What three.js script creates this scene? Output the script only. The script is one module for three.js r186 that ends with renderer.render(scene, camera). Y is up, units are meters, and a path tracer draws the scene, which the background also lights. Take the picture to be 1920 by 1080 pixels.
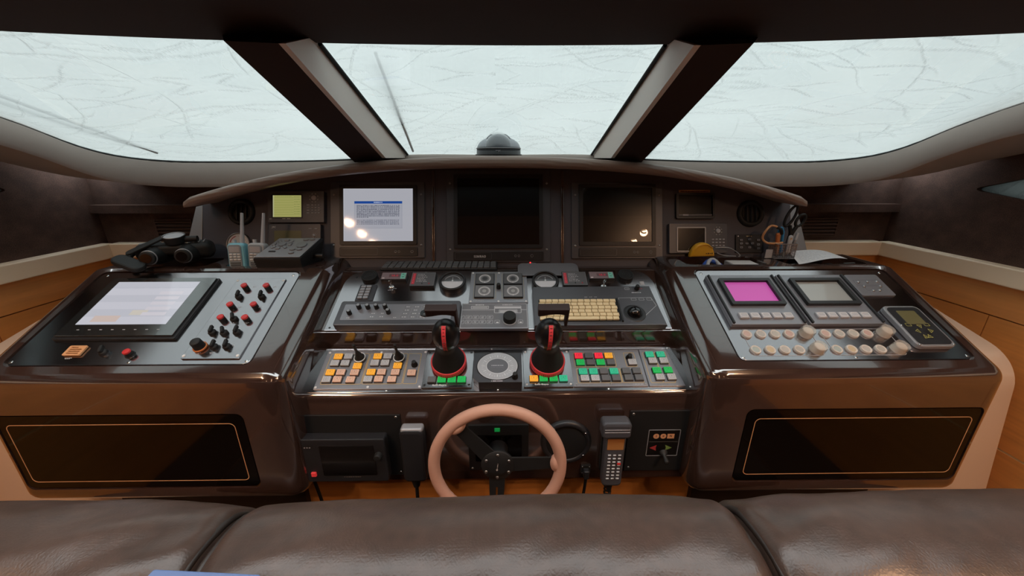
import * as THREE from 'three';
import { RoundedBoxGeometry } from 'three/addons/geometries/RoundedBoxGeometry.js';
import { mergeGeometries, mergeVertices, toCreasedNormals } from 'three/addons/utils/BufferGeometryUtils.js';
import { ImprovedNoise } from 'three/addons/math/ImprovedNoise.js';
import { RectAreaLightUniformsLib } from 'three/addons/lights/RectAreaLightUniformsLib.js';
import { Brush, Evaluator, SUBTRACTION } from 'three-bvh-csg';

// ---------------------------------------------------------------- camera, sky, exposure
const scene = new THREE.Scene();
const R = THREE.MathUtils.degToRad;
const camera = new THREE.PerspectiveCamera(2 * Math.atan(540 / 700) * 180 / Math.PI, 16 / 9, 0.02, 60);
camera.rotation.order = 'YXZ';
camera.position.set(0.026, 1.45, 0);
camera.rotation.set(R(-18.5), R(-0.8), 0);
scene.add(camera);
const SKY = 2.6;
scene.background = new THREE.Color().setRGB(0.95 * SKY, 1.0 * SKY, 1.0 * SKY);      // even overcast light outside
RectAreaLightUniformsLib.init();
const renderer = new THREE.WebGLRenderer({ antialias: true });
renderer.toneMapping = THREE.LinearToneMapping;
renderer.toneMappingExposure = 2.0;
renderer.shadowMap.enabled = true;
renderer.shadowMap.type = THREE.PCFSoftShadowMap;
const LAMP_COLOR = 0xffc89c, LAMP_POWER = 0.9;
const lampSpots = [];
for (const s of [-1, 1]) for (const [x, z] of [[1.2, 0.1], [1.17, 0.29], [1.14, 0.47]]) lampSpots.push([s * x, z]);
lampSpots.push([-0.6, 1.6], [0.6, 1.6]);
for (const [x, z] of lampSpots) {
  const l = new THREE.SpotLight(LAMP_COLOR, LAMP_POWER, 0, R(76), 0.6, 2);
  l.position.set(x, 2.03, z); l.target.position.set(x, 0, z - 0.05);
  l.castShadow = true; l.shadow.radius = 1.5; l.shadow.mapSize.set(1024, 1024); l.shadow.bias = -0.0005;
  scene.add(l, l.target);
}

// ---------------------------------------------------------------- helpers
let seed = 7;
const rnd = () => { seed = (seed + 0x6d2b79f5) | 0; let t = Math.imul(seed ^ (seed >>> 15), 1 | seed); t = (t + Math.imul(t ^ (t >>> 7), 61 | t)) ^ t; return ((t ^ (t >>> 14)) >>> 0) / 4294967296; };
const perlin = new ImprovedNoise(), nz = (x, y, z = 0) => perlin.noise(x, y, z);
const fbm = (x, y, z = 0) => nz(x, y, z) * 0.5 + nz(x * 2.1, y * 2.1, z + 5) * 0.27 + nz(x * 4.3, y * 4.3, z + 9) * 0.15 + nz(x * 8.7, y * 8.7, z + 13) * 0.08;
const used = {};
function numbered(n) { const k = used[n] = (used[n] ?? -1) + 1; return k ? n + '_' + String(k).padStart(3, '0') : n; }
function tag(o, label, category, group, kind) { Object.assign(o.userData, { label, category }); if (group) o.userData.group = group; if (kind) o.userData.kind = kind; return o; }
function thing(name, label, category, group) { const g = new THREE.Group(); g.name = numbered(name); tag(g, label, category, group); scene.add(g); return g; }
function part(parent, name, geo, mat, pos, rot, label) {
  const m = new THREE.Mesh(geo, mat); m.name = name; m.castShadow = m.receiveShadow = true;
  if (pos) m.position.set(...pos); if (rot) m.rotation.set(...rot); if (label) m.userData.label = label;
  parent.add(m); return m;
}
function struct(name, geo, mat, pos) { const m = part(scene, name, geo, mat, pos); m.userData.kind = 'structure'; return m; }
// panels of the console: origin, slope of the panel (90 = upright); u right, v up the panel, n out of it
const FR = {
  POD: [[0, 0.976, -0.8354], 26.9], UP: [[0, 0.9852, -0.9891], 26.9], LOW: [[0, 0.8621, -0.8625], 26.9],
  DASH: [[0, 1.1811, -1.3131], 71.5], FRONT: [[0, 0.8526, -0.8593], 90], DOOR: [[0, 0.945, -0.793], 90],
};
function local(fr, u, v, n = 0) { const [[ox, oy, oz], t] = FR[fr], c = Math.cos(R(t)), s = Math.sin(R(t)); return [ox + u, oy + v * s + n * c, oz - v * c + n * s]; }
function put(o, fr, u, v, n = 0) { o.position.set(...local(fr, u, v, n)); o.rotation.x = -R(90 - FR[fr][1]); return o; }
const on = (fr, u, v, n, name, label, category, group) => put(thing(name, label, category, group), fr, u, v, n);
// geometry
function rrect(w, h, r, cx = 0, cy = 0, P = THREE.Shape) {
  const s = new P(), x = cx - w / 2, y = cy - h / 2; r = Math.min(r, w / 2 - 1e-5, h / 2 - 1e-5);
  s.moveTo(x + r, y); s.lineTo(x + w - r, y); s.absarc(x + w - r, y + r, r, -Math.PI / 2, 0); s.lineTo(x + w, y + h - r); s.absarc(x + w - r, y + h - r, r, 0, Math.PI / 2);
  s.lineTo(x + r, y + h); s.absarc(x + r, y + h - r, r, Math.PI / 2, Math.PI); s.lineTo(x, y + r); s.absarc(x + r, y + r, r, Math.PI, Math.PI * 1.5); return s;
}
function ext(shape, d, b = 0, seg = 3) { const g = new THREE.ExtrudeGeometry(shape, { depth: Math.max(d - 2 * b, 1e-5), bevelEnabled: b > 0, bevelThickness: b, bevelSize: b, bevelOffset: -b, bevelSegments: 2, curveSegments: seg }); g.translate(0, 0, b); return g; }
const plateCache = {};
function plate(w, h, d, r = 0.003, b = 0.0008) { const k = [w, h, d, r, b].join(); return plateCache[k] ??= ext(rrect(w, h, Math.max(r, b * 1.2)), d, b, 5); }
function rbox(w, h, d, r = 0.002, s = 2) { const k = 'b' + [w, h, d, r, s].join(); return plateCache[k] ??= new RoundedBoxGeometry(w, h, d, s, r); }
function cyl(r0, r1, h, seg = 24) { const k = 'c' + [r0, r1, h, seg].join(); return plateCache[k] ??= new THREE.CylinderGeometry(r1, r0, h, seg).rotateX(Math.PI / 2).translate(0, 0, h / 2); }
function lathe(pts, seg = 28) { const k = 'l' + pts.flat().join() + seg; return plateCache[k] ??= new THREE.LatheGeometry(pts.map(([r, z]) => new THREE.Vector2(r, z)), seg).rotateX(Math.PI / 2); }
function tube(pts, r, seg = 24, rs = 8, closed = false) { return new THREE.TubeGeometry(new THREE.CatmullRomCurve3(pts.map((p) => new THREE.Vector3(...p)), closed), seg, r, rs, closed); }
function frame(w, h, t, d, r = 0.004) { const k = 'f' + [w, h, t, d, r].join(); if (plateCache[k]) return plateCache[k]; const s = rrect(w, h, r); s.holes.push(rrect(w - 2 * t, h - 2 * t, Math.max(r - t, 0.0005), 0, 0, THREE.Path)); return plateCache[k] = ext(s, d, 0, 5); }
function metreUV(g, k = 1) {                       // uv in metres, taken along the axis that each face looks
  g = g.index ? g.toNonIndexed() : g; const p = g.attributes.position, uv = new Float32Array(p.count * 2), a = new THREE.Vector3(), b = new THREE.Vector3(), c = new THREE.Vector3();
  for (let i = 0; i < p.count; i += 3) {
    a.fromBufferAttribute(p, i); b.fromBufferAttribute(p, i + 1).sub(a); c.fromBufferAttribute(p, i + 2).sub(a); b.cross(c);
    const x = Math.abs(b.x), y = Math.abs(b.y), z = Math.abs(b.z);
    for (let j = i; j < i + 3; j++) { const X = p.getX(j), Y = p.getY(j), Z = p.getZ(j), q = x > y && x > z ? [Z, Y] : y > z ? [X, Z] : [X, Y]; uv[2 * j] = q[0] * k; uv[2 * j + 1] = q[1] * k; }
  }
  g.setAttribute('uv', new THREE.BufferAttribute(uv, 2)); return g;
}
function box(x0, x1, y0, y1, z0, z1) { return metreUV(new THREE.BoxGeometry(x1 - x0, y1 - y0, z1 - z0).translate((x0 + x1) / 2, (y0 + y1) / 2, (z0 + z1) / 2)); }
function insetPoly(pts, rad, d, na) {              // convex outline (forward, up) drawn in by d, corners kept round
  const n = pts.length, out = []; let A = 0;
  for (let i = 0; i < n; i++) { const [x, y] = pts[i], [X, Y] = pts[(i + 1) % n]; A += x * Y - X * y; }
  const sg = Math.sign(A), L = pts.map((p, i) => { const q = pts[(i + 1) % n], dx = q[0] - p[0], dy = q[1] - p[1], l = Math.hypot(dx, dy), nx = dy / l * sg, ny = -dx / l * sg; return { nx, ny, c: nx * p[0] + ny * p[1] }; });
  for (let i = 0; i < n; i++) {
    const a = L[(i + n - 1) % n], b = L[i], r = Math.max(rad[i] - d, 0.0004), ca = a.c - d - r, cb = b.c - d - r, det = a.nx * b.ny - a.ny * b.nx;
    const cx = (ca * b.ny - cb * a.ny) / det, cy = (a.nx * cb - b.nx * ca) / det, t0 = Math.atan2(a.ny, a.nx); let t1 = Math.atan2(b.ny, b.nx), dt = t1 - t0;
    while (dt > Math.PI) dt -= 2 * Math.PI; while (dt < -Math.PI) dt += 2 * Math.PI;
    for (let k = 0; k <= na; k++) out.push([cx + r * Math.cos(t0 + dt * k / na), cy + r * Math.sin(t0 + dt * k / na)]);
  }
  return out;
}
function stitch(rings, closedU = true, capA = true, capB = true) {   // skin through rings of points
  const m = rings[0].length, pos = rings.flat(2), idx = [], at = (i, j) => i * m + (j % m);
  for (let i = 0; i + 1 < rings.length; i++) for (let j = 0; j < (closedU ? m : m - 1); j++) idx.push(at(i, j), at(i, j + 1), at(i + 1, j), at(i, j + 1), at(i + 1, j + 1), at(i + 1, j));
  const cap = (i, flip) => { const c = pos.length / 3, r = rings[i]; pos.push(...[0, 1, 2].map((k) => r.reduce((s, p) => s + p[k], 0) / m)); for (let j = 0; j < m; j++) flip ? idx.push(c, at(i, j + 1), at(i, j)) : idx.push(c, at(i, j), at(i, j + 1)); };
  if (capA) cap(0, true); if (capB) cap(rings.length - 1, false);
  const g = new THREE.BufferGeometry(); g.setAttribute('position', new THREE.Float32BufferAttribute(pos, 3)); g.setIndex(idx); return g;
}
function finish(g, crease = 35) { g = toCreasedNormals(g, R(crease)); return metreUV(g); }
function outward(g) {                              // turn the faces outward if the skin came out inside out
  const p = g.attributes.position, ix = g.index.array; let V = 0; const a = new THREE.Vector3(), b = new THREE.Vector3(), c = new THREE.Vector3();
  for (let i = 0; i < ix.length; i += 3) { a.fromBufferAttribute(p, ix[i]); b.fromBufferAttribute(p, ix[i + 1]); c.fromBufferAttribute(p, ix[i + 2]); V += a.dot(b.cross(c)); }
  if (V < 0) for (let i = 0; i < ix.length; i += 3) { const t = ix[i]; ix[i] = ix[i + 1]; ix[i + 1] = t; }
  return g;
}
function roundedPrism(pts, rad, x0, x1, er, na = 6, ne = 6) {
  const st = []; for (let k = 0; k <= ne; k++) { const a = k / ne * Math.PI / 2; st.push([er * (1 - Math.cos(a)) , er * (1 - Math.sin(a))]); }
  const xs = [...st.map(([x, d]) => [x0 + x, d]), ...st.slice().reverse().map(([x, d]) => [x1 - x, d])];
  return outward(stitch(xs.map(([x, d]) => insetPoly(pts, rad, d, na).map(([f, y]) => [x, y, -f]))));
}
const ev = new Evaluator(); ev.useGroups = false; ev.attributes = ['position', 'normal', 'uv'];
function carve(g, cutters) { let a = new Brush(finish(g, 50)); a.updateMatrixWorld(); for (const c of cutters) { const b = new Brush(c); b.updateMatrixWorld(); a = ev.evaluate(a, b, SUBTRACTION); } return metreUV(a.geometry); }
function inFrame(g, fr, u, v, n) { const o = put(new THREE.Object3D(), fr, u, v, n); o.updateMatrix(); g = g.clone().applyMatrix4(o.matrix); return g.index ? g.toNonIndexed() : g; }

// ---------------------------------------------------------------- materials
function dataTex(w, h, f, srgb = true) {
  const d = new Uint8Array(w * h * 4); for (let y = 0; y < h; y++) for (let x = 0; x < w; x++) { const c = f(x / w, y / h), i = (y * w + x) * 4; d[i] = c[0]; d[i + 1] = c[1]; d[i + 2] = c[2]; d[i + 3] = 255; }
  const t = new THREE.DataTexture(d, w, h); t.wrapS = t.wrapT = THREE.MirroredRepeatWrapping; t.magFilter = THREE.LinearFilter; t.minFilter = THREE.LinearMipmapLinearFilter; t.generateMipmaps = true; if (srgb) t.colorSpace = THREE.SRGBColorSpace; t.needsUpdate = true; return t;
}
const std = (color, roughness, o = {}) => new THREE.MeshStandardMaterial({ color, roughness, ...o });
const phys = (color, roughness, o = {}) => new THREE.MeshPhysicalMaterial({ color, roughness, ...o });
const grainT = dataTex(512, 512, (u, v) => { const g = 128 + 70 * fbm(u * 90, v * 90) + 30 * nz(u * 240, v * 240, 3); return [g, g, g]; }, false); grainT.repeat.set(3, 3);
const leatherBump = dataTex(512, 512, (u, v) => { const g = 128 + 80 * Math.abs(nz(u * 70, v * 70)) - 60 * Math.abs(nz(u * 120, v * 120, 7)) + 60 * fbm(u * 5, v * 5, 2); return [g, g, g]; }, false); leatherBump.repeat.set(4, 4);
const leatherCol = dataTex(512, 512, (u, v) => { const g = 1 + 0.25 * fbm(u * 6, v * 6) + 0.12 * nz(u * 60, v * 60); return [68 * g, 53 * g, 46 * g]; }); leatherCol.repeat.set(1.5, 1.5);
const woodT = dataTex(1024, 1024, (u, v) => { const w = fbm(u * 3, v * 40) * 0.5 + nz(u * 6, v * 160, 3) * 0.16 + fbm(u * 7, v * 5, 8) * 0.45, k = 1 + 0.22 * w; return [216 * k, 148 * k, 80 * k]; }); woodT.repeat.set(0.7, 0.7);
const fabricT = dataTex(512, 512, (u, v) => { const k = 1 + 0.3 * fbm(u * 10, v * 10) + 0.35 * nz(u * 200, v * 200); return [78 * k, 60 * k, 54 * k]; }); fabricT.repeat.set(2, 2);
const speckT = dataTex(512, 512, (u, v) => { const k = 1 + 0.08 * fbm(u * 12, v * 12) + 0.10 * nz(u * 250, v * 250); return [62 * k, 44 * k, 38 * k]; }); speckT.repeat.set(3, 3);
function crease(W, H, n, s0) {                     // height of the crinkles in the plastic sheeting
  seed = s0; const a = new Float32Array(W * H); a.fill(0);
  for (let k = 0; k < n; k++) {
    let x = rnd() * W, y = rnd() * H, th = (rnd() - 0.5) * 0.7 + (rnd() < 0.25 ? (rnd() - 0.5) * 2 : 0); const len = 20 + rnd() * rnd() * 420, st = 0.35 + rnd() * 0.9, wd = 1 + rnd() * 2.6;
    for (let i = 0; i < len; i++) {
      th += (rnd() - 0.5) * 0.12; x += Math.cos(th) * 1.2; y += Math.sin(th) * 1.2; const fade = Math.sin(Math.PI * i / len) * (0.45 + 0.9 * rnd());
      for (let q = -5; q <= 6; q++) { const yy = Math.round(y + q), xx = Math.round(x); if (xx < 0 || yy < 0 || xx >= W || yy >= H) continue; a[yy * W + xx] += st * fade * Math.exp(-q * q / (wd * wd)); }
    }
  }
  return a;
}
const CW = 1024, CH = 640, creaseA = crease(CW, CH, 380, 21);
const creaseH = (u, v) => creaseA[Math.min(CH - 1, Math.floor(v * CH)) * CW + Math.min(CW - 1, Math.floor(u * CW))];
const filmT = dataTex(512, 320, (u, v) => { const k = 0.90 + 0.03 * fbm(u * 6, v * 8, 4) + 0.012 * nz(u * 160, v * 100); return [238 * k, 247 * k, 246 * k]; });   // evenly whitish; the crinkles are relief only
const filmBump = dataTex(CW, CH, (u, v) => { const h = 90 + 110 * Math.min(1.4, creaseH(u, v)) + 40 * fbm(u * 10, v * 7, 1); return [h, h, h]; }, false);
const M = {
  lacquer: phys(0xffffff, 0.12, { map: speckT, clearcoat: 1, clearcoatRoughness: 0.03, ior: 2.1 }),
  panel: std(0xada9ac, 0.16, { metalness: 1, bumpMap: grainT, bumpScale: 0.00006 }),
  dashBoard: std(0x4c4951, 0.5, { bumpMap: grainT, bumpScale: 0.0003 }),
  black: std(0x262629, 0.4), blackGloss: phys(0x0d0d10, 0.2, { clearcoat: 0.6, clearcoatRoughness: 0.12 }), blackMatte: std(0x161617, 0.65), blackSatin: std(0x131316, 0.33), rubber: std(0x1b1c1d, 0.6),
  plateGrey: std(0x93949b, 0.36, { metalness: 0.5 }), plateDark: std(0x47484e, 0.38, { metalness: 0.3 }), device: std(0x55565c, 0.36, { metalness: 0.25 }),
  deviceGrey: std(0xa2a4aa, 0.38, { metalness: 0.35 }), chrome: std(0xd8d8d8, 0.18, { metalness: 1 }), steel: std(0xa8a8aa, 0.35, { metalness: 1 }), alu: std(0x9d9ea2, 0.45, { metalness: 0.55 }),
  leather: phys(0xffffff, 0.33, { map: leatherCol, bumpMap: leatherBump, bumpScale: 0.0004, sheen: 0.3, sheenRoughness: 0.5 }), piping: std(0x241c18, 0.5),
  taupe: std(0xa5978f, 0.62, { bumpMap: grainT, bumpScale: 0.0003 }), fabric: std(0xffffff, 0.9, { map: fabricT }), ceilDark: std(0x30211f, 0.92, { bumpMap: grainT, bumpScale: 0.0004 }),
  browLeather: std(0x8f786b, 0.36, { bumpMap: leatherBump, bumpScale: 0.0004 }),
  wood: phys(0xffffff, 0.42, { map: woodT, clearcoat: 0.4, clearcoatRoughness: 0.25 }), cream: std(0xf2e6d0, 0.45), creamWing: std(0xe6d4c2, 0.5), ceilCream: std(0xd9c3a3, 0.7), seamPale: std(0xe8cfa0, 0.5),
  backWall: std(0x7c6555, 0.7), carpet: std(0x4a3a30, 0.95, { bumpMap: grainT, bumpScale: 0.002 }), trimWindowLit: std(0xe6dfd9, 0.6, { bumpMap: grainT, bumpScale: 0.0002 }),
  gasket: std(0x0c0d0e, 0.6), glass: phys(0xffffff, 0.0, { transmission: 1, thickness: 0, ior: 1.45 }),
  film: phys(0x929393, 0.88, { map: filmT, bumpMap: filmBump, bumpScale: 0.009, transmission: 0.8, thickness: 0, ior: 1.1, specularIntensity: 0.2, side: THREE.DoubleSide }),
  white: std(0xe8e8ea, 0.45), paleGrey: std(0xb9bac0, 0.5), red: std(0xd03234, 0.4), redBand: std(0xf04a52, 0.5), redStrip: std(0xf04a52, 0.5, { side: THREE.DoubleSide }), orange: std(0xcf7b45, 0.5), peach: std(0xd9a070, 0.6), yellow: phys(0xeeb32a, 0.35, { clearcoat: 0.3 }), blue: std(0x2a56b4, 0.6), skyBlue: std(0x3f9fe0, 0.35), cyanBody: std(0x93dcf2, 0.4), greyBody: std(0xc4c8ce, 0.45), radioFace: std(0x98a4ae, 0.4),
  bezelGlass: phys(0x26292a, 0.12, { ior: 2.2, clearcoat: 1, clearcoatRoughness: 0.03 }),
  keyBeige: std(0xecd8ac, 0.55), rimTan: std(0xcf9f8a, 0.5, { bumpMap: leatherBump, bumpScale: 0.0002 }), handleBrown: std(0x2a1613, 0.6), greyScreen: phys(0xa9adac, 0.3, { clearcoat: 1 }), deadScreen: phys(0x0d0b0c, 0.25, { clearcoat: 0.5, clearcoatRoughness: 0.02, ior: 1.4 }), doorBlack: phys(0x060505, 0.06, { specularIntensity: 0.55 }), olive: phys(0x6e6a4a, 0.3, { clearcoat: 0.8 }), orangeLcd: std(0xb07a45, 0.4),
  btnGrey: std(0xc6c8cd, 0.45), btnDark: std(0x646568, 0.45), btnPink: std(0xf2c6ae, 0.45), roundBtn: std(0xd2cac2, 0.4), clearCap: phys(0xf4efe8, 0.06, { transmission: 0.75, thickness: 0, ior: 1.4, clearcoat: 1 }),
};
const lit = (c, e, k) => std(c, 0.4, { emissive: e, emissiveIntensity: k });
M.btnAmber = lit(0xf0b040, 0xf0a020, 0.2); M.btnGreen = lit(0x17a052, 0x10c050, 0.2); M.btnTeal = lit(0x35ac86, 0x22c090, 0.2); M.btnRed = lit(0xd83048, 0xff2038, 0.25);
// prints: what is drawn flat on a face
function printMat(w, h, ppm, draw, o = {}) {
  const c = document.createElement('canvas'); c.width = Math.max(8, Math.round(w * ppm)); c.height = Math.max(8, Math.round(h * ppm)); const g = c.getContext('2d'); g.scale(ppm / 1000, ppm / 1000); draw(g, w * 1000, h * 1000);   // drawn in millimetres from the top left
  const t = new THREE.CanvasTexture(c); t.colorSpace = THREE.SRGBColorSpace; t.magFilter = THREE.LinearFilter;
  return o.glow ? new THREE.MeshStandardMaterial({ color: 0x050505, roughness: 0.06, emissive: 0xffffff, emissiveMap: t, emissiveIntensity: o.glow, ...o.m }) : new THREE.MeshStandardMaterial({ map: t, roughness: 0.4, transparent: !!o.clear, ...o.m });
}
const quad = (w, h) => plateCache['q' + w + ',' + h] ??= new THREE.PlaneGeometry(w, h);
function printed(parent, name, w, h, pos, ppm, draw, o) { const m = part(parent, name, quad(w, h), printMat(w, h, ppm, draw, o), pos); m.castShadow = false; return m; }
const fill = (g, c, x, y, w, h) => { g.fillStyle = c; g.fillRect(x, y, w, h); };
const rstroke = (g, c, lw, x, y, w, h, r = 2) => { g.strokeStyle = c; g.lineWidth = lw; g.beginPath(); g.roundRect(x, y, w, h, r); g.stroke(); };
const txt = (g, s, x, y, px, c, align = 'left', bold = true) => { g.fillStyle = c; g.font = (bold ? 'bold ' : '') + px + 'px sans-serif'; g.textAlign = align; g.textBaseline = 'middle'; g.fillText(s, x, y); };
const dash = (g, c, x, y, w, h, n) => { for (let k = 0; k < n; k++) fill(g, c, x + w * k / n, y, w / n * (0.5 + 0.45 * rnd()), h); };
function screws(parent, pts, z, r = 0.0035, mat = M.chrome) { for (const [x, y] of pts) part(parent, 'screw', lathe([[0, 0.0016], [r * 0.6, 0.0015], [r, 0.0004], [r, -0.001]], 12), mat, [x, y, z]); }

// ---------------------------------------------------------------- the setting: hull, windows, linings
const F = (x) => 0.92 - 0.09 * x * x;                                   // how far forward the header above the windows runs
const sillPts = [[0, 1.481, 1.57], [0.361, 1.481, 1.555], [0.57, 1.463, 1.53], [1.0, 1.454, 1.48], [1.2, 1.457, 1.435], [1.293, 1.473, 1.36], [1.345, 1.5, 1.30], [1.40, 1.562, 1.2], [1.45, 1.62, 1.06], [1.58, 1.662, 0.9], [1.72, 1.684, 0.72]];
const sillCurve = new THREE.CatmullRomCurve3(sillPts.map(([x, y, f]) => new THREE.Vector3(x, y, -f)), false, 'centripetal');
const sillAt = (t) => sillCurve.getPoint(t / 10);
const HEAD = 1.6865, ADDED_HATCH = { x0: -1.2, x1: 1.2, f0: 0.12, f1: 0.575 };
function ruled(t0, t1, x0, x1, side, lift, n = 28, m = 10) {          // glass between sill and header
  const pos = [], uv = [], idx = [];
  for (let i = 0; i <= n; i++) { const k = i / n, b = sillAt(t0 + (t1 - t0) * k), xt = x0 + (x1 - x0) * k, top = new THREE.Vector3(xt, HEAD + 0.03, -F(xt) + 0.09); const ta = t0 + (t1 - t0) * k, dir = sillAt(Math.min(10, ta + 0.03)).sub(sillAt(Math.max(0, ta - 0.03))), o = new THREE.Vector3(-dir.z, 0, dir.x).normalize(); if (o.x * b.x + o.z * b.z < 0) o.negate();
    for (let j = 0; j <= m; j++) { const p = lift && j === 0 ? b.clone().addScaledVector(o, 0.14).setY(b.y - 0.03) : b.clone().lerp(top, lift ? (j - 1) / (m - 1) : j / m); pos.push(side * p.x, p.y + lift, p.z); uv.push(p.x * 0.62 + (side > 0 ? 0.13 : 0.55), -p.z * 0.95); } }
  for (let i = 0; i < n; i++) for (let j = 0; j < m; j++) { const a = i * (m + 1) + j, b = a + m + 1; idx.push(a, b, a + 1, b, b + 1, a + 1); }
  const g = new THREE.BufferGeometry(); g.setAttribute('position', new THREE.Float32BufferAttribute(pos, 3)); g.setAttribute('uv', new THREE.Float32BufferAttribute(uv, 2)); g.setIndex(idx); g.computeVertexNormals(); return g;
}
function windowUnit(n, make, gasketPts) {
  const w = new THREE.Group(); w.name = 'window_' + n; w.userData.kind = 'structure'; scene.add(w);
  part(w, 'pane', make(0), M.glass); part(w, 'cover_sheet', make(0.014), M.film, null, null, 'crinkled white plastic sheeting over the glass');
  gasketPts.forEach((p) => part(w, 'gasket', tube(p, 0.005, 40, 6), M.gasket)); return w;
}
const sillLine = (t0, t1, side, n = 24) => Array.from({ length: n + 1 }, (_, i) => { const p = sillAt(t0 + (t1 - t0) * i / n); return [side * p.x, p.y - 0.002, p.z + 0.002]; });
const centreMake = (lift) => mergeGeometries([ruled(0, 1.2, 0, 0.41, 1, lift, 8), ruled(0, 1.2, 0, 0.41, -1, lift, 8)]);
const edgeTo = (s) => { const b = sillAt(1), xt = s * 0.363; return [[s * b.x, b.y, b.z], [xt, HEAD, -F(xt)]]; };
windowUnit(1, (l) => ruled(1.7, 10, 0.5, 1.75, -1, l), [sillLine(1.9, 9.9, -1)]);
windowUnit(2, centreMake, [edgeTo(-1), edgeTo(1)]);
windowUnit(3, (l) => ruled(1.7, 10, 0.5, 1.75, 1, l), [sillLine(1.9, 9.9, 1)]);
// battens of the cover that show through the sheeting
const batten = (n, a, b) => tag(part(scene, numbered('wiper_arm'), tube([a, b], 0.0045, 2, 6), M.steel), n, 'wiper');
batten('thin grey wiper arm behind the sheeting of the middle window', [-0.28, 1.694, -1.01], [-0.335, 1.494, -1.54]);
batten('thin grey wiper arm lying along the lower edge of the left window', [-1.28, 1.633, -1.03], [-1.19, 1.484, -1.40]);
// padded sill below the windows, running around the front
{
  const rings = []; const T = []; for (let t = -9.9; t <= 9.901; t += 0.2) T.push(t);
  for (const t of T) { const s = Math.sign(t) || 1, b = sillAt(Math.abs(t)), d = sillAt(Math.min(10, Math.abs(t) + 0.02)).sub(sillAt(Math.max(0, Math.abs(t) - 0.02))).normalize(), o = new THREE.Vector3(-d.z, 0, d.x).normalize(); if (o.dot(new THREE.Vector3(b.x, 0, b.z)) < 0) o.negate();
    const drop = 0.088 * Math.min(1, (b.y - 1.40 + 0.15) / 0.2 ), P = (dn, y) => [s * (b.x + o.x * dn), y, b.z + o.z * dn];
    rings.push([P(0, b.y), P(-0.012, b.y - 0.006), P(-0.022, b.y - 0.04), P(-0.03, b.y - drop + 0.012), P(-0.024, b.y - drop), P(0.32, b.y - drop - 0.01), P(0.36, b.y - 0.01)]); }
  struct('trim_1', finish(outward(stitch(rings)), 50), M.taupe);
}
// window pillars: dark leather beam, inner trim board coloured pale as if window-lit
for (const s of [-1, 1]) {
  const v = (x, y, f) => [s * x, y, -f], lineUp = (a, b, k) => a.map((q, i) => q + (b[i] - q) * k);
  const C1 = [v(0.366, 1.478, 1.56), v(0.368, 1.695, 0.895)], C2 = [v(0.379, 1.473, 1.313), v(0.361, 1.649, 0.763)], C3 = [v(0.484, 1.460, 1.311), v(0.468, 1.653, 0.764)], C4 = [v(0.577, 1.47, 1.56), v(0.55, 1.70, 0.89)];
  const hex = (A) => { const ring = (k) => A.map((c) => lineUp(c[0], c[1], k)); return finish(outward(stitch([ring(-0.04), ring(0.35), ring(0.7), ring(1.0)])), 20); };
  const inner = [lineUp(C2[0], C1[0], 0.0), lineUp(C2[1], C1[1], 0.0)], off = (c, dx) => c.map(([x, y, z]) => [x + s * dx, y, z]);
  const g = new THREE.Group(); g.name = 'trim_' + (s < 0 ? 2 : 3); g.userData.kind = 'structure'; scene.add(g);
  part(g, 'pillar_beam', hex([off(C1, 0.012), off(inner, 0.012), C3, C4]), M.ceilDark);
  part(g, 'lit_trim_board', hex([C1, C2, off(C2, 0.013), off(C1, 0.013)]), M.trimWindowLit);
}
// ceiling: low overhead above the windows, a step, then the higher cabin ceiling
{
  const s2 = new THREE.Shape(); s2.moveTo(-2.0, 0.6); for (let i = -20; i <= 20; i++) s2.lineTo(i / 10, Math.max(0.62, F(i / 10))); s2.lineTo(2.0, 0.6);
  struct('ceiling', metreUV(ext(s2, 0.05, 0.006, 6).rotateX(-Math.PI / 2)), M.ceilDark, [0, HEAD, 0]);
  struct('ceiling_001', box(-2, 2, HEAD, 2.1, -0.66, -0.60), M.ceilDark);                 // the step up
  const s3 = new THREE.Shape(); s3.moveTo(-2, -3.25); s3.lineTo(2, -3.25); s3.lineTo(2, 0.65); s3.lineTo(-2, 0.65); s3.holes.push(rrect(ADDED_HATCH.x1 - ADDED_HATCH.x0, ADDED_HATCH.f1 - ADDED_HATCH.f0, 0.08, 0, (ADDED_HATCH.f0 + ADDED_HATCH.f1) / 2, THREE.Path));
  struct('ceiling_002', metreUV(ext(s3, 0.07, 0, 6).rotateX(-Math.PI / 2)), M.ceilCream, [0, 2.05, 0]);
  const w = new THREE.Group(); w.name = 'window_6'; w.userData.kind = 'structure'; scene.add(w);      // unseen clear roof hatch, inferred from seat sheen, added to brighten the helm
  const hs = rrect(ADDED_HATCH.x1 - ADDED_HATCH.x0, ADDED_HATCH.f1 - ADDED_HATCH.f0, 0.08, 0, (ADDED_HATCH.f0 + ADDED_HATCH.f1) / 2);
  part(w, 'pane', new THREE.ShapeGeometry(hs).rotateX(-Math.PI / 2), M.glass, [0, 2.09, 0]);
}
struct('floor', box(-1.9, 1.9, -0.05, 0, -1.8, 3.25), M.carpet);
struct('wall_back', box(-1.9, 1.9, 0, 2.08, 3.15, 3.25), M.backWall);
struct('wall_front', box(-1.8, 1.8, 0, 1.42, -1.70, -1.62), M.fabric);
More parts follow.
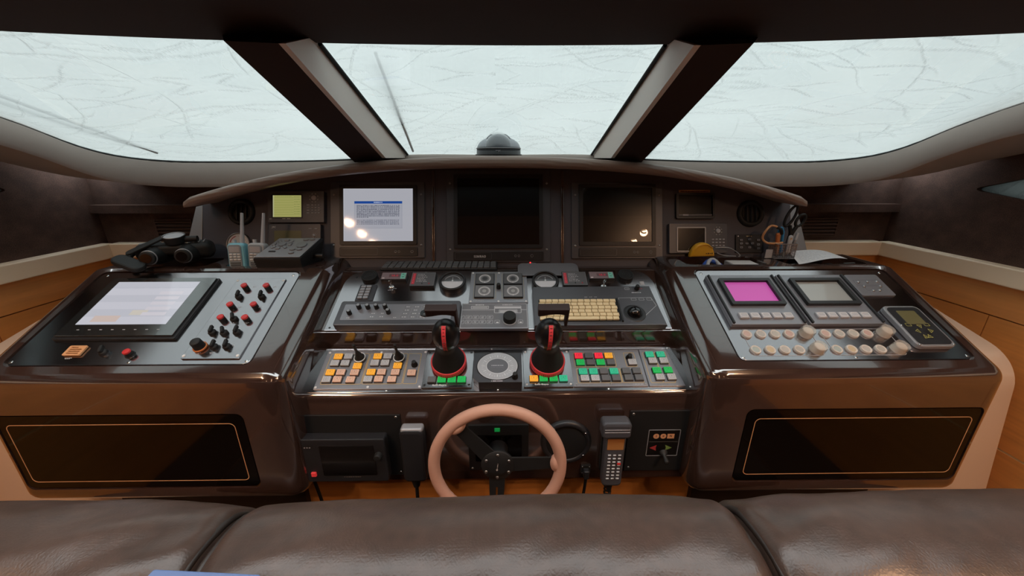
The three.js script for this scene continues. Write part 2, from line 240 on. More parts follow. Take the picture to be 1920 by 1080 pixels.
for (const s of [-1, 1]) {                          // side walls with a pointed window each
  const sh = new THREE.Shape(); sh.moveTo(-3.2, 0); sh.lineTo(1.68, 0); sh.lineTo(1.68, 1.41); sh.lineTo(1.5, 1.43); sh.lineTo(1.28, 1.50); sh.lineTo(1.06, 1.60); sh.lineTo(0.9, 1.65); sh.lineTo(0.72, 1.70); sh.lineTo(0.64, 2.1); sh.lineTo(-3.2, 2.1);   // (forward, up)
  const hole = (P) => { const h = new P(); h.moveTo(1.34, 1.356); h.quadraticCurveTo(1.36, 1.362, 1.34, 1.37); h.lineTo(1.235, 1.402); h.lineTo(1.0, 1.45); h.lineTo(0.6, 1.50); h.lineTo(0.2, 1.5); h.lineTo(0.2, 1.22); h.lineTo(0.6, 1.245); h.lineTo(1.0, 1.3); h.lineTo(1.21, 1.335); return h; };
  sh.holes.push(hole(THREE.Path));
  const g = ext(sh, 0.08).rotateY(Math.PI / 2);
  const side = s < 0 ? 'left' : 'right';
  struct('wall_' + side, metreUV(g), M.fabric, [s < 0 ? -1.78 : 1.70, 0, 0]);
  const w = new THREE.Group(); w.name = 'window_' + (s < 0 ? 4 : 5); w.userData.kind = 'structure'; scene.add(w);
  part(w, 'cover_sheet', metreUV(ext(hole(THREE.Shape), 0.004).rotateY(Math.PI / 2)), M.film, [s * 1.716, 0, 0]);
  part(w, 'pane', new THREE.ShapeGeometry(hole(THREE.Shape)).rotateY(Math.PI / 2), M.glass, [s * 1.708, 0, 0]);
  part(w, 'window_sill', box(s < 0 ? -1.705 : 1.62, s < 0 ? -1.62 : 1.705, 1.3, 1.318, -0.95, 0.2), M.fabric).visible = true;
  // cream rail along the wall, wooden linings below with open joints
  struct('baseboard_' + side, metreUV(rbox(0.05, 0.062, 4.2, 0.006)), M.cream, [s * 1.685, 1.095, 0.5]);
  const lin = new THREE.Group(); lin.name = 'wall_' + side + '_001'; lin.userData.kind = 'structure'; scene.add(lin);
  const zs = [-1.62, -1.168, -0.55, 0.1, 0.9, 1.8, 2.6];
  const bd = (x0, x1, y0, y1, z0, z1) => box(Math.min(s * x0, s * x1), Math.max(s * x0, s * x1), y0, y1, z0, z1);
  part(lin, 'panel', bd(1.688, 1.71, 0.956, 1.064, -1.62, 2.6), M.wood);
  for (let k = 0; k + 1 < zs.length; k++) part(lin, 'panel', bd(1.688, 1.71, 0.535, 0.952, zs[k] + 0.0015, zs[k + 1] - 0.0015), M.wood);
  part(lin, 'inlay_strip', bd(1.690, 1.71, 0.528, 0.534, -1.62, 2.6), M.seamPale);
  part(lin, 'panel', bd(1.688, 1.71, 0.0, 0.527, -1.62, 2.6), M.wood);
}
struct('baseboard_front', metreUV(rbox(3.32, 0.062, 0.05, 0.006)), M.cream, [0, 1.095, -1.605]);
struct('wall_front_001', box(-1.69, 1.69, 0, 1.064, -1.622, -1.606), M.wood);
for (const s of [-1, 1]) {                          // louvred vents in the front wall
  const g = thing('air_grille', `black louvred air grille in the front wall, ${s < 0 ? 'above the binoculars' : 'right of the scissors'}`, 'air grille'); g.position.set(s * 1.39, 1.183, -1.614);
  part(g, 'backing', plate(0.15, 0.075, 0.004, 0.003), M.blackMatte, [0, 0, -0.004]); part(g, 'rim', frame(0.158, 0.083, 0.005, 0.006), M.fabric);
  for (let k = 0; k < 5; k++) part(g, 'slat', rbox(0.148, 0.006, 0.01, 0.001), M.fabric, [0, -0.030 + k * 0.015, 0.002], [0.5, 0, 0]);
}
struct('trim_4', box(-1.7, 1.7, 1.252, 1.285, -1.622, -1.59), M.fabric);
// wooden kick board under the console, between the pods
struct('wall_kick', box(-0.66, 0.66, 0, 0.6, -0.97, -0.95), M.wood).name = 'trim_5';
// downlights in the cabin ceiling behind the helm
lampSpots.forEach(([x, z], i) => {
  const where = ['foremost left', 'middle left', 'rearmost left', 'foremost right', 'middle right', 'rearmost right', 'aft left', 'aft right'][i];
  const g = thing('downlight', `small warm ceiling downlight behind the helm, ${where}`, 'downlight', 'cabin downlights'); g.position.set(x, 2.05, z);
  part(g, 'trim_ring', lathe([[0.0212, 0], [0.034, 0.002], [0.034, 0.006], [0.0212, 0.008]]).clone().rotateX(Math.PI), M.chrome);
  part(g, 'lamp_lens', cyl(0.021, 0.021, 0.004), lit(0xfff0dd, 0xffd9b0, 3.5), [0, -0.003, 0], [Math.PI / 2, 0, 0]);
});

// ---------------------------------------------------------------- helm console
const con = thing('helm_console', 'brown lacquered yacht helm console with two side pods and a curved dashboard', 'console');
const podProfile = [[0.793, 0.56], [0.793, 0.9545], [1.149, 1.135], [1.318, 1.135], [1.318, 0.56]];
for (const s of [-1, 1]) {
  const uc = s * 0.925;
  const cutPlate = inFrame(ext(rrect(0.616, 0.346, 0.022), 0.03, 0, 6), 'POD', s * 0.923, 0.166, -0.007);
  const cutDoor = inFrame(ext(rrect(0.618, 0.236, 0.02), 0.03, 0, 6), 'DOOR', s * 0.945, -0.206, -0.008);
  const tray = (x, w) => { const g = ext(rrect(w, 0.108, 0.02), 0.09, 0, 6).rotateX(-Math.PI / 2); g.translate(x, 1.095, -1.228); return g.index ? g.toNonIndexed() : g; };
  const shell = carve(roundedPrism(podProfile, [0.05, 0.045, 0.03, 0.008, 0.03], s < 0 ? -1.295 : 0.525, s < 0 ? -0.525 : 1.295, 0.05, 8, 8), [cutPlate, cutDoor, tray(s * 0.752, 0.27), tray(s * 1.085, 0.27)]);
  part(con, 'pod_shell', shell, M.lacquer);
  const pl = put(part(con, 'instrument_panel', plate(0.606, 0.336, 0.005, 0.018), M.panel), 'POD', s * 0.923, 0.166, -0.0068); pl.userData.label = 'glossy grey instrument panel';
  screws(pl, [[-0.292, -0.158], [0.292, -0.158], [0.285, 0.155], [-0.285, 0.155], [0, -0.16]], 0.0045, 0.0045);
  const door = put(part(con, 'drawer_front', plate(0.61, 0.228, 0.006, 0.016), M.doorBlack), 'DOOR', s * 0.945, -0.206, -0.0082); door.userData.label = 'gloss black compartment front';
  part(door, 'pinstripe', frame(0.57, 0.182, 0.0016, 0.0006, 0.014), M.peach, [s * 0.004, -0.003, 0.006]);
  part(con, 'pedestal', box(s < 0 ? -1.2 : 0.62, s < 0 ? -0.62 : 1.2, 0, 0.6, -1.3, -0.93), M.piping);
  part(con, 'side_wing', finish(roundedPrism([[0.875, 0], [0.987, 0.875], [1.30, 0.958], [1.56, 0.958], [1.56, 0]], [0.002, 0.13, 0.05, 0.01, 0.002], s < 0 ? -1.6 : 1.19, s < 0 ? -1.19 : 1.6, 0.008, 10, 4), 40), M.creamWing);
}
{ // stepped middle body between the pods
  const P = [[0.8593, 0.575], [0.8593, 0.846], [0.8605, 0.855], [0.8665, 0.8641], [0.993, 0.9283], [0.998, 0.931], [0.9955, 0.977], [0.9935, 0.9835], [0.999, 0.990], [1.218, 1.1013], [1.226, 1.1037], [1.29, 1.1005], [1.36, 1.1005], [1.36, 0.575]];
  const sh = new THREE.Shape(); P.forEach(([f, y], i) => (i ? sh.lineTo(f, y) : sh.moveTo(f, y)));
  const g = ext(sh, 1.2); g.translate(0, 0, -0.6); g.applyMatrix4(new THREE.Matrix4().makeBasis(new THREE.Vector3(0, 0, -1), new THREE.Vector3(0, 1, 0), new THREE.Vector3(1, 0, 0)));
  part(con, 'middle_body', metreUV(toCreasedNormals(g, R(40))), M.lacquer);
  const top = new THREE.Shape(); top.moveTo(-0.504, 0.004); top.lineTo(0.508, 0.004); top.lineTo(0.508, 0.19); top.quadraticCurveTo(0.5, 0.255, 0.44, 0.256); top.lineTo(-0.44, 0.256); top.quadraticCurveTo(-0.5, 0.255, -0.504, 0.19);
  const a = put(part(con, 'instrument_panel', ext(top, 0.004, 0.001, 8), M.panel), 'UP', 0, 0, 0.0015);
  screws(a, [[-0.49, 0.014], [0.494, 0.014], [0, 0.006], [-0.47, 0.225], [0.474, 0.228]], 0.0042, 0.003, M.black);
  const low = new THREE.Shape(); low.moveTo(-0.542, 0.004); low.lineTo(0.546, 0.004); low.lineTo(0.508, 0.147); low.lineTo(-0.504, 0.147);
  const b = put(part(con, 'instrument_panel', ext(low, 0.003, 0.0008, 4), M.panel), 'LOW', 0, 0, 0.0012);
  screws(b, [[-0.30, 0.0095], [0, 0.01], [0.30, 0.0095], [0.525, 0.014], [-0.02, 0.142], [0.5, 0.142]], 0.0032, 0.0035);
}
// curved brow: v of its upper and lower edge across the dashboard
const browTop = (u) => { const a = Math.min(Math.abs(u), 1.13); return 0.2693 - 0.0968 * a * a - 0.0372 * a ** 4; };
const browT = (u) => 0.038 - 0.007 * Math.abs(u);
{
  const rings = [], N = 72, W = 1.02;
  for (let i = 0; i <= N; i++) {
    let u = W * (2 * i / N - 1); const ed = Math.min(1, Math.sqrt(Math.max(0, 1 - Math.max(0, (Math.abs(u) - (W - 0.012)) / 0.0122) ** 2))), t = browT(u) * (0.5 + 0.5 * ed), vt = browTop(u), c = vt - browT(u) / 2, ring = [];
    for (let k = 0; k <= 10; k++) { const q = -Math.PI / 2 + Math.PI * k / 10; ring.push([c + Math.sin(q) * t / 2, 0.107 + Math.cos(q) * 0.018 * ed]); }
    ring.push([c + t / 2 + 0.082, 0.125 - 0.26]); ring.push([c - t / 2 + 0.086, 0.125 - 0.26]);
    rings.push(ring.map(([v, n]) => local('DASH', u, v, n)));
  }
  part(con, 'brow', finish(outward(stitch(rings)), 50), M.browLeather);
  const board = (W0, bot, d) => { const s = new THREE.Shape(); s.moveTo(-W0, bot); s.lineTo(W0, bot); for (let i = 40; i >= -40; i--) s.lineTo(W0 * i / 40, browTop(W0 * i / 40) + 0.02); return ext(s, d, 0, 4); };
  put(part(con, 'dashboard', board(1.045, -0.09, 0.02), M.dashBoard), 'DASH', 0, 0, -0.02);
  put(part(con, 'dashboard_body', board(1.04, -0.35, 0.10), M.lacquer), 'DASH', 0, 0, -0.125);
  for (const u of [-0.234, 0.224]) put(part(con, 'divider', rbox(0.011, 0.345, 0.008, 0.003), M.lacquer), 'DASH', u, 0.085, 0.002);
  for (const s of [-1, 1]) { const q = new THREE.Shape(); q.moveTo(s * 1.046, 0.135); q.lineTo(s * 1.07, 0.13); q.lineTo(s * 1.112, -0.05); q.lineTo(s * 1.05, -0.05); put(part(con, 'end_cheek', ext(q, 0.10, 0.002), M.alu), 'DASH', 0, 0, -0.10); }
}

// ---------------------------------------------------------------- left pod
const PN = -0.0018;                                  // face of the pod panels
{
  const t = on('POD', -1.006, 0.186, PN, 'touchscreen_display', 'large black-framed touchscreen with a white page, set in the left pod', 'display');
  part(t, 'housing', plate(0.318, 0.228, 0.008, 0.004, 0.001), M.black); part(t, 'bezel', plate(0.306, 0.218, 0.006, 0.003, 0.001), M.bezelGlass, [0, 0.002, 0.0075]);
  printed(t, 'screen', 0.24, 0.163, [-0.006, 0.012, 0.0139], 2600, (g, w, h) => { fill(g, '#d9d9e2', 0, 0, w, h); for (let k = 0; k < 6; k++) fill(g, k % 2 ? '#dedee8' : '#d4d5df', 0, k * h / 6, w, h / 6); fill(g, '#e3cfc6', 30, 132, 70, 22); fill(g, '#e3dcd0', 118, 112, 44, 18); for (let k = 0; k < 5; k++) { fill(g, '#cfd0dc', 18 + k * 44, 24, 30, 3); fill(g, '#e6e2ea', 150, 40 + 20 * k, 66, 12); } }, { glow: 0.36 });
  for (let k = 0; k < 8; k++) part(t, 'key_mark', quad(0.007, 0.002), M.paleGrey, [-0.105 + k * 0.03, -0.087, 0.0137]);
}
function redButton(parent, x, y, name = 'push_button') { const b = part(parent, name, lathe([[0, 0.013], [0.0075, 0.013], [0.0085, 0.012], [0.0085, 0.0]], 20), M.blackMatte, [x, y, 0]); part(b, 'cap', lathe([[0, 0.0168], [0.0072, 0.0168], [0.0086, 0.0158], [0.0086, 0.0118]], 20), M.red, null, null, 'red cap'); return b; }
const leverGeo = mergeGeometries([lathe([[0, 0.010], [0.0065, 0.010], [0.0095, 0.006], [0.0095, 0]], 16).clone().toNonIndexed(), rbox(0.0075, 0.022, 0.011, 0.003).clone().translate(0, 0.004, 0.013)].map((g) => g.index ? g.toNonIndexed() : g));
function lever(parent, x, y, turn) { return part(parent, 'toggle_switch', leverGeo, M.blackMatte, [x, y, 0], [0, 0, turn]); }
{
  const t = on('POD', -0.7235, 0.1565, PN, 'switch_board', 'grey switch panel of red push buttons and black toggles on the left pod', 'switch panel');
  const L = (x, y) => [x + 0.7235, y - 0.1565];
  printed(part(t, 'plate', plate(0.146, 0.290, 0.004, 0.003), M.panel), 'lettering', 0.14, 0.284, [0, 0, 0.0042], 2400, (g, w, h) => { for (const [x, y] of [[58, 30], [118, 30], [52, 112], [112, 112], [30, 158], [60, 170], [100, 170], [90, 208], [100, 245], [60, 268], [25, 268]]) { dash(g, 'rgba(205,206,214,.8)', x, y, 14, 1.4, 3); dash(g, 'rgba(205,206,214,.8)', x + 2, y + 3, 9, 1.4, 2); } }, { clear: true });
  for (const [x, y] of [[-0.752, 0.264], [-0.687, 0.264], [-0.755, 0.189], [-0.689, 0.189], [-0.756, 0.142], [-0.690, 0.141]]) { const b = redButton(t, ...L(x, y - 0.004)); b.position.z = 0.0035; }
  [[-0.754, 0.228, 0.2], [-0.688, 0.227, 0.2], [-0.725, 0.143, 0.5], [-0.759, 0.097, 0.2], [-0.727, 0.095, 0.5], [-0.694, 0.097, 0.15], [-0.729, 0.050, 0.15], [-0.697, 0.051, 0.2]].forEach(([x, y, a]) => { lever(t, ...L(x, y - 0.004), a).position.z = 0.0035; });
  const k = part(t, 'rotary_knob', lathe([[0, 0.03], [0.010, 0.03], [0.0125, 0.027], [0.0135, 0.007], [0.0135, 0]], 24), M.rubber, [...L(-0.763, 0.045), 0.0035]); part(k, 'knob_ring', lathe([[0.014, 0.007], [0.0165, 0.0065], [0.0165, 0.003], [0.014, 0.002]], 24), M.orange, null, null, 'orange ring');
  screws(t, [L(-0.793, 0.021), L(-0.658, 0.021), L(-0.793, 0.294), L(-0.655, 0.294)], 0.004, 0.004, M.white);
}
{
  const t = on('POD', -1.078, 0.039, PN, 'slotted_plate', 'small beige slotted plate beside the lone toggle on the left pod', 'plate');
  const s = rrect(0.044, 0.030, 0.003); for (let k = 0; k < 4; k++) s.holes.push(rrect(k === 3 ? 0.018 : 0.030, 0.0028, 0.001, k === 3 ? -0.006 : 0, -0.009 + k * 0.006, THREE.Path));
  part(t, 'backing', plate(0.04, 0.027, 0.002, 0.002), M.blackMatte); part(t, 'cover', ext(s, 0.004, 0, 3), M.peach, [0, 0, 0.0015]);
  printed(t, 'lettering', 0.024, 0.006, [-0.004, -0.021, 0.0005], 3000, (g) => { dash(g, '#cfd2d6', 3, 1, 18, 1.6, 4); dash(g, '#cfd2d6', 5, 3.4, 14, 1.6, 3); }, { clear: true });
}
{ const t = on('POD', -1.003, 0.033, PN, 'toggle_switch', 'single black toggle switch below the touchscreen', 'switch'); part(t, 'base', cyl(0.011, 0.010, 0.003), M.black); lever(t, 0, 0, 0.35).name = 'lever'; }
{ const t = on('POD', -0.934, 0.028, PN, 'push_button', 'single red push button below the touchscreen', 'button'); part(t, 'base', cyl(0.0115, 0.0105, 0.003), M.black); redButton(t, 0, 0, 'body'); }

// ---------------------------------------------------------------- right pod
function engineDisplay(u, label, screenMat, title) {
  const t = on('POD', u, 0.203, PN, 'engine_display', label, 'display');
  part(t, 'housing', plate(0.208, 0.195, 0.012, 0.003, 0.001), M.plateGrey);
  for (const s of [-1, 1]) part(t, 'side_rail', rbox(0.006, 0.19, 0.008, 0.002), M.black, [s * 0.098, 0, 0.014]);
  const h = part(t, 'screen_hood', frame(0.156, 0.106, 0.011, 0.010, 0.003), M.black, [0, 0.022, 0.012]); part(h, 'screen', quad(0.134, 0.086), screenMat, [0, 0, 0.0015]);
  for (let k = 0; k < 5; k++) { const b = part(t, 'key', rbox(0.026, 0.020, 0.009, 0.002), M.paleGrey, [-0.062 + k * 0.031, -0.069, 0.014]); part(b, 'key_face', frame(0.02, 0.014, 0.0012, 0.0006), M.white, [0, 0, 0.0045]); }
  printed(t, 'lettering', 0.04, 0.008, [0.02, 0.087, 0.0125], 3000, (g) => txt(g, title, 20, 4, 7, '#b8bac2', 'center'), { clear: true });
}
engineDisplay(0.744, 'black engine display with a bright magenta screen on the right pod', lit(0xb050a0, 0xe060c0, 0.18), 'MTU');
engineDisplay(0.961, 'black engine display with a blank grey screen on the right pod', M.greyScreen, 'MTU');
{
  const t = on('POD', 1.131, 0.262, PN, 'indicator_plate', 'small dark plate of seven round studs at the far corner of the right pod', 'control plate');
  printed(part(t, 'plate', plate(0.102, 0.09, 0.006, 0.006, 0.001), M.plateGrey), 'lettering', 0.09, 0.08, [0, 0, 0.0062], 2400, (g) => { rstroke(g, '#7c7e86', 0.7, 6, 20, 78, 22); rstroke(g, '#7c7e86', 0.7, 22, 46, 46, 18); dash(g, '#9a9ca2', 12, 8, 60, 1.6, 9); dash(g, '#9a9ca2', 24, 70, 40, 1.4, 6); }, { clear: true });
  for (const [x, y] of [[1.102, 0.272], [1.131, 0.273], [1.161, 0.274], [1.108, 0.254], [1.158, 0.254], [1.124, 0.236], [1.144, 0.237]]) part(t, 'stud', lathe([[0, 0.004], [0.003, 0.0036], [0.0042, 0.001], [0.0042, 0]], 14), M.steel, [x - 1.131, y - 0.262, 0.006]);
}
{
  const t = on('POD', 1.145, 0.098, PN, 'control_head', 'silver-rimmed black remote control with a small olive screen on the right pod', 'controller');
  part(t, 'rim', ext(rrect(0.104, 0.142, 0.016), 0.014, 0.003, 6), M.alu); part(t, 'face', plate(0.090, 0.128, 0.002, 0.012, 0.0006), M.black, [0, 0, 0.0135]);
  part(t, 'screen', plate(0.052, 0.048, 0.0012, 0.002, 0.0003), M.olive, [0, 0.026, 0.0152]);
  printed(t, 'key_outline', 0.084, 0.07, [0, -0.026, 0.0158], 2600, (g) => { const tri = (x, y, a) => { g.save(); g.translate(x, y); g.rotate(a); g.strokeStyle = '#c8c46a'; g.lineWidth = 0.9; g.beginPath(); g.moveTo(0, -6); g.lineTo(6, 4); g.lineTo(-6, 4); g.closePath(); g.stroke(); txt(g, '1', 0, 0, 5, '#c8c46a', 'center'); g.restore(); }; rstroke(g, '#c8c46a', 0.9, 8, 4, 13, 9, 1); rstroke(g, '#c8c46a', 0.9, 58, 4, 13, 9, 1); tri(42, 14, Math.PI); tri(24, 30, -Math.PI / 2); tri(60, 30, Math.PI / 2); tri(42, 48, 0); tri(30, 50, -2.3); }, { clear: true });
  for (const [x, y] of [[-0.045, 0.0], [-0.045, -0.064], [0.045, -0.064]]) screws(t, [[x, y]], 0.0142, 0.0028);
}
[[0.755, 'left'], [0.969, 'right']].forEach(([u, w]) => {
  const t = on('POD', u, 0.054, PN, 'engine_button_set', w === 'left' ? 'set of round buttons with two capped knobs under the magenta engine display' : 'set of round buttons with two capped knobs under the grey-screened engine display', 'button panel');
  part(t, 'outline', frame(0.187, 0.086, 0.0009, 0.0008, 0.01), M.paleGrey);
  for (let r = 0; r < 2; r++) for (let k = 0; k < 4; k++) {
    const b = part(t, 'round_button', lathe([[0, 0.0045], [0.009, 0.0045], [0.0105, 0.0065], [0.0125, 0.0062], [0.0132, 0.003], [0.0132, 0]], 24), M.roundBtn, [-0.084 + k * 0.0383, r ? -0.026 : 0.025, 0]);
    part(b, 'lens', cyl(0.0088, 0.0088, 0.0012, 20), std([[0xc2a69c, 0xb0aca6, 0xb4b0a8, 0xc0a096], [0xa4aeaa, 0xc3b090, 0xb3aea8, 0xada8a0]][r][k], 0.35), [0, 0, 0.0042]);
  }
  for (let r = 0; r < 2; r++) {
    const b = part(t, 'capped_knob', lathe([[0, 0.018], [0.011, 0.018], [0.0135, 0.015], [0.0145, 0.004], [0.0165, 0.003], [0.0165, 0]], 24), M.roundBtn, [0.077, r ? -0.026 : 0.026, 0]);
    part(b, 'clear_cap', new THREE.CylinderGeometry(0.0165, 0.0185, 0.019, 8).rotateX(Math.PI / 2).translate(0, 0, 0.0125), M.clearCap, null, null, 'clear faceted cap');
  }
});

// ---------------------------------------------------------------- upper middle panel
const UN = 0.0055;
for (const s of [-1, 1]) {
  const sd = s < 0 ? 'left' : 'right';
  { const t = on('UP', s < 0 ? -0.425 : 0.419, 0.222, UN, 'buzzer', `round black ribbed buzzer at the far ${sd} of the upper instrument panel`, 'buzzer');
    part(t, 'body', lathe([[0, 0.011], [0.019, 0.011], [0.020, 0.0135], [0.0245, 0.0135], [0.026, 0.011], [0.026, 0]], 32), M.blackMatte); for (let k = 1; k < 4; k++) part(t, 'ridge', new THREE.TorusGeometry(0.0055 * k, 0.0008, 6, 24), M.black, [0, 0, 0.0113]);
    printed(t, 'lettering', 0.03, 0.006, [0.006, -0.034, 0.0004], 3000, (g) => dash(g, '#c9cbd0', 5, 2, 20, 2, 5), { clear: true }); }
  { const t = on('UP', s < 0 ? -0.344 : 0.338, 0.220, UN, 'digital_readout', `small digital readout with red figures, ${sd} of the two on the upper panel`, 'display');
    part(t, 'housing', plate(0.083, 0.034, 0.011, 0.002, 0.0006), M.black);
    printed(t, 'screen', 0.080, 0.031, [0, 0, 0.0115], 3200, (g, w, h) => { fill(g, '#77787c', 0, 0, w, h); fill(g, '#5a5558', 24, 7, 36, 14); txt(g, '18.0', 42, 14.5, 12, '#e8425a', 'center'); fill(g, '#6fd6c4', 62, 2, 16, 27); fill(g, '#3c9a8c', 66, 6, 6, 4); fill(g, '#3c9a8c', 66, 18, 8, 4); fill(g, '#e8e8ea', 3, 24, 8, 4); fill(g, '#222', 74, 12, 2, 2); }, { m: { emissive: 0x401018, emissiveIntensity: 0.25 } }); }
  { const t = on('UP', s < 0 ? -0.346 : 0.339, 0.180, UN, 'ignition_key', `ignition key standing in its lock below the ${sd} digital readout`, 'key');
    part(t, 'lock', lathe([[0, 0.005], [0.0045, 0.005], [0.0085, 0.004], [0.010, 0]], 20), M.chrome); part(t, 'key_blade', rbox(0.0025, 0.004, 0.014, 0.0008), M.chrome, [0, 0, 0.01]); part(t, 'key_bow', frame(0.012, 0.014, 0.0035, 0.002, 0.005), M.chrome, [0, 0.001, 0.022], [Math.PI / 2, 0.5, 0]);
    printed(t, 'lettering', 0.03, 0.012, [0.004, -0.012, 0.0004], 3000, (g) => { dash(g, '#c9cbd0', 2, 8, 18, 1.6, 3); dash(g, '#c9cbd0', 22, 1, 7, 1.5, 2); }, { clear: true }); }
  { const t = on('UP', s * 0.247, 0.204, UN, 'alarm_unit', `small square alarm panel with a red strip on the ${sd} of the upper panel`, 'alarm panel');
    part(t, 'housing', plate(0.080, 0.065, 0.012, 0.002, 0.0006), M.black);
    printed(t, 'face', 0.076, 0.061, [0, 0, 0.0123], 3200, (g, w, h) => { fill(g, '#606166', 0, 0, w, h); rstroke(g, '#8a8b90', 1, 1, 1, w - 2, h - 2, 1); fill(g, '#d0384a', 3, 4, 10, 50); for (let k = 0; k < 6; k++) { fill(g, '#f08a90', 6, 8 + 7.5 * k, 3, 2.5); dash(g, '#c8c9cd', 18, 8 + 6.6 * k, 24 + 6 * (k % 3), 2.2, 5); } fill(g, '#1c1c1e', 36, 48, 3.5, 6); fill(g, '#a8303c', 58, 48, 4, 6); }, {}); part(t, 'clip', rbox(0.008, 0.004, 0.004, 0.001), M.steel, [0.004, 0.036, 0.006]); }
  { const t = on('UP', s * 0.150, 0.190, UN, 'round_gauge', `round domed gauge with a half-white face, ${sd} of the four-dial plate`, 'gauge');
    part(t, 'housing', lathe([[0.036, 0.014], [0.0365, 0.02], [0.041, 0.02], [0.0435, 0.017], [0.0435, 0]], 40), M.black);
    printed(t, 'dial', 0.074, 0.074, [0, 0, 0.0143], 2600, (g) => { g.beginPath(); g.arc(37, 37, 36.5, 0, 7); g.fillStyle = '#4a4b50'; g.fill(); g.beginPath(); g.arc(37, 37, 34, 0, Math.PI); g.closePath(); g.fillStyle = '#d8d8e0'; g.fill(); g.strokeStyle = '#b9bac0'; g.lineWidth = 2; g.beginPath(); g.arc(37, 37, 26, Math.PI * 1.1, Math.PI * 1.9); g.stroke(); g.beginPath(); g.moveTo(37, 37); g.lineTo(37, 18); g.stroke(); g.beginPath(); g.arc(37, 33, 3, 0, 7); g.fillStyle = '#cfd0d5'; g.fill(); }, { clear: true }).scale.set(0.985, 0.985, 1);
    part(t, 'glass', lathe([[0, 0.022], [0.02, 0.0212], [0.0365, 0.0185]], 36), M.glass); }
}
{ // ten-key pad
  const t = on('UP', -0.419, 0.152, UN, 'keypad', 'narrow two-column keypad at the left of the upper panel', 'keypad'); part(t, 'plate', plate(0.054, 0.070, 0.004, 0.002), M.plateDark);
  for (let r = 0; r < 5; r++) for (let k = 0; k < 2; k++) part(t, 'key', rbox(0.015, 0.0095, 0.006, 0.0012), M.deviceGrey, [-0.012 + k * 0.0175 - 0.001, -0.024 + r * 0.0118, 0.006]);
}
{ // four dials on one plate
  const t = on('UP', -0.001, 0.1755, UN, 'four_dial_plate', 'square plate of four round dials with a black knob in the middle', 'instrument');
  printed(part(t, 'plate', plate(0.184, 0.140, 0.004, 0.002), M.plateGrey), 'lettering', 0.18, 0.136, [0, 0, 0.0043], 2200, (g, w, h) => { for (const x of [11, 101]) rstroke(g, '#c9b58c', 1, x, 8, 70, 112, 2); txt(g, 'Rolls-Royce', 12, 129, 6, '#c9cace'); dash(g, '#c9cace', 140, 129 - 1, 30, 2, 7); }, { clear: true });
  for (const x of [-0.045, 0.046]) for (const [y, h] of [[0.031, 0.05], [-0.025, 0.054]]) {
    const c = part(t, 'dial_housing', plate(0.062, h, 0.007, 0.002, 0.0006), M.black, [x, y, 0.003]);
    printed(c, 'dial', 0.058, h - 0.004, [0, 0, 0.0073], 2600, (g, w, hh) => { fill(g, y > 0 ? '#57585c' : '#77787d', 0, 0, w, hh); g.strokeStyle = '#c4c4c8'; g.lineWidth = 5; g.beginPath(); g.arc(w / 2, hh / 2, 17, 0, 7); g.stroke(); g.strokeStyle = '#8d8e92'; g.lineWidth = 3; g.beginPath(); g.arc(w / 2, hh / 2, 12, 0, 7); g.stroke(); g.fillStyle = y > 0 ? '#3c3d41' : '#a9a9ad'; g.beginPath(); g.arc(w / 2, hh / 2, 7, 0, 7); g.fill(); fill(g, '#eeeef0', w / 2 - 0.8, hh / 2 + 14, 1.6, 6); });
  }
  part(t, 'knob', lathe([[0, 0.018], [0.0055, 0.018], [0.0065, 0.016], [0.0075, 0]], 18), M.rubber, [0, -0.006, 0.004]);
  screws(t, [[-0.086, 0.064], [0, 0.064], [0.086, 0.064], [-0.086, -0.064], [0, -0.064], [0.086, -0.064]], 0.004, 0.0035, M.white);
}
{ // radar control
  const t = on('UP', -0.292, 0.049, UN, 'radar_controller', 'long black control unit with six small knobs and a joystick, left of the upper panel', 'controller');
  part(t, 'housing', ext(rrect(0.358, 0.094, 0.008), 0.026, 0.004, 4), M.device);
  printed(part(t, 'face', plate(0.318, 0.060, 0.002, 0.003, 0.0005), M.plateGrey, [-0.004, 0.002, 0.025]), 'lettering', 0.316, 0.058, [0, 0, 0.0022], 2400, (g, w, h) => { for (const x of [78, 106, 146]) rstroke(g, '#b4b5ba', 0.7, x, 29, 22, 26, 1); for (const x of [80, 108]) { dash(g, '#d6d7db', x + 4, 34, 12, 3, 2); dash(g, '#d6d7db', x + 3, 46, 12, 4, 2); } for (let r = 0; r < 4; r++) for (let k = 0; k < 3; k++) { rstroke(g, '#a9aab0', 0.5, 178 + k * 26 - r * 2, 6 + r * 13, 19, 9, 1); dash(g, '#dadbe0', 181 + k * 26 - r * 2, 9 + r * 13, 13, 3, 2); } dash(g, '#dadbe0', 262, 8, 12, 3, 2); dash(g, '#dadbe0', 262, 20, 12, 4, 1); for (const x of [17, 151]) dash(g, '#dadbe0', x, 50, 10, 3, 2); }, { clear: true });
  for (const [x, y] of [[-0.140, -0.006], [-0.118, 0.016], [-0.092, 0.016], [-0.067, 0.016], [-0.041, 0.016], [-0.028, -0.003]]) { const k = part(t, 'knob', lathe([[0, 0.017], [0.0055, 0.017], [0.0063, 0.0155], [0.0068, 0]], 18), M.rubber, [x, y, 0.026]); part(k, 'cap', cyl(0.0045, 0.0045, 0.0006, 14), M.deviceGrey, [0, 0, 0.017]); }
  const j = part(t, 'joystick', lathe([[0, 0.005], [0.005, 0.005], [0.006, 0.002], [0.010, 0.002], [0.0125, 0.004], [0.0135, 0]], 24), M.blackGloss, [0.078, -0.006, 0.027]); for (let k = 0; k < 4; k++) part(j, 'arrow', new THREE.CircleGeometry(0.0022, 3), M.white, [0.0165 * Math.cos(k * Math.PI / 2), 0.0165 * Math.sin(k * Math.PI / 2), 0.0006], [0, 0, k * Math.PI / 2]);
}
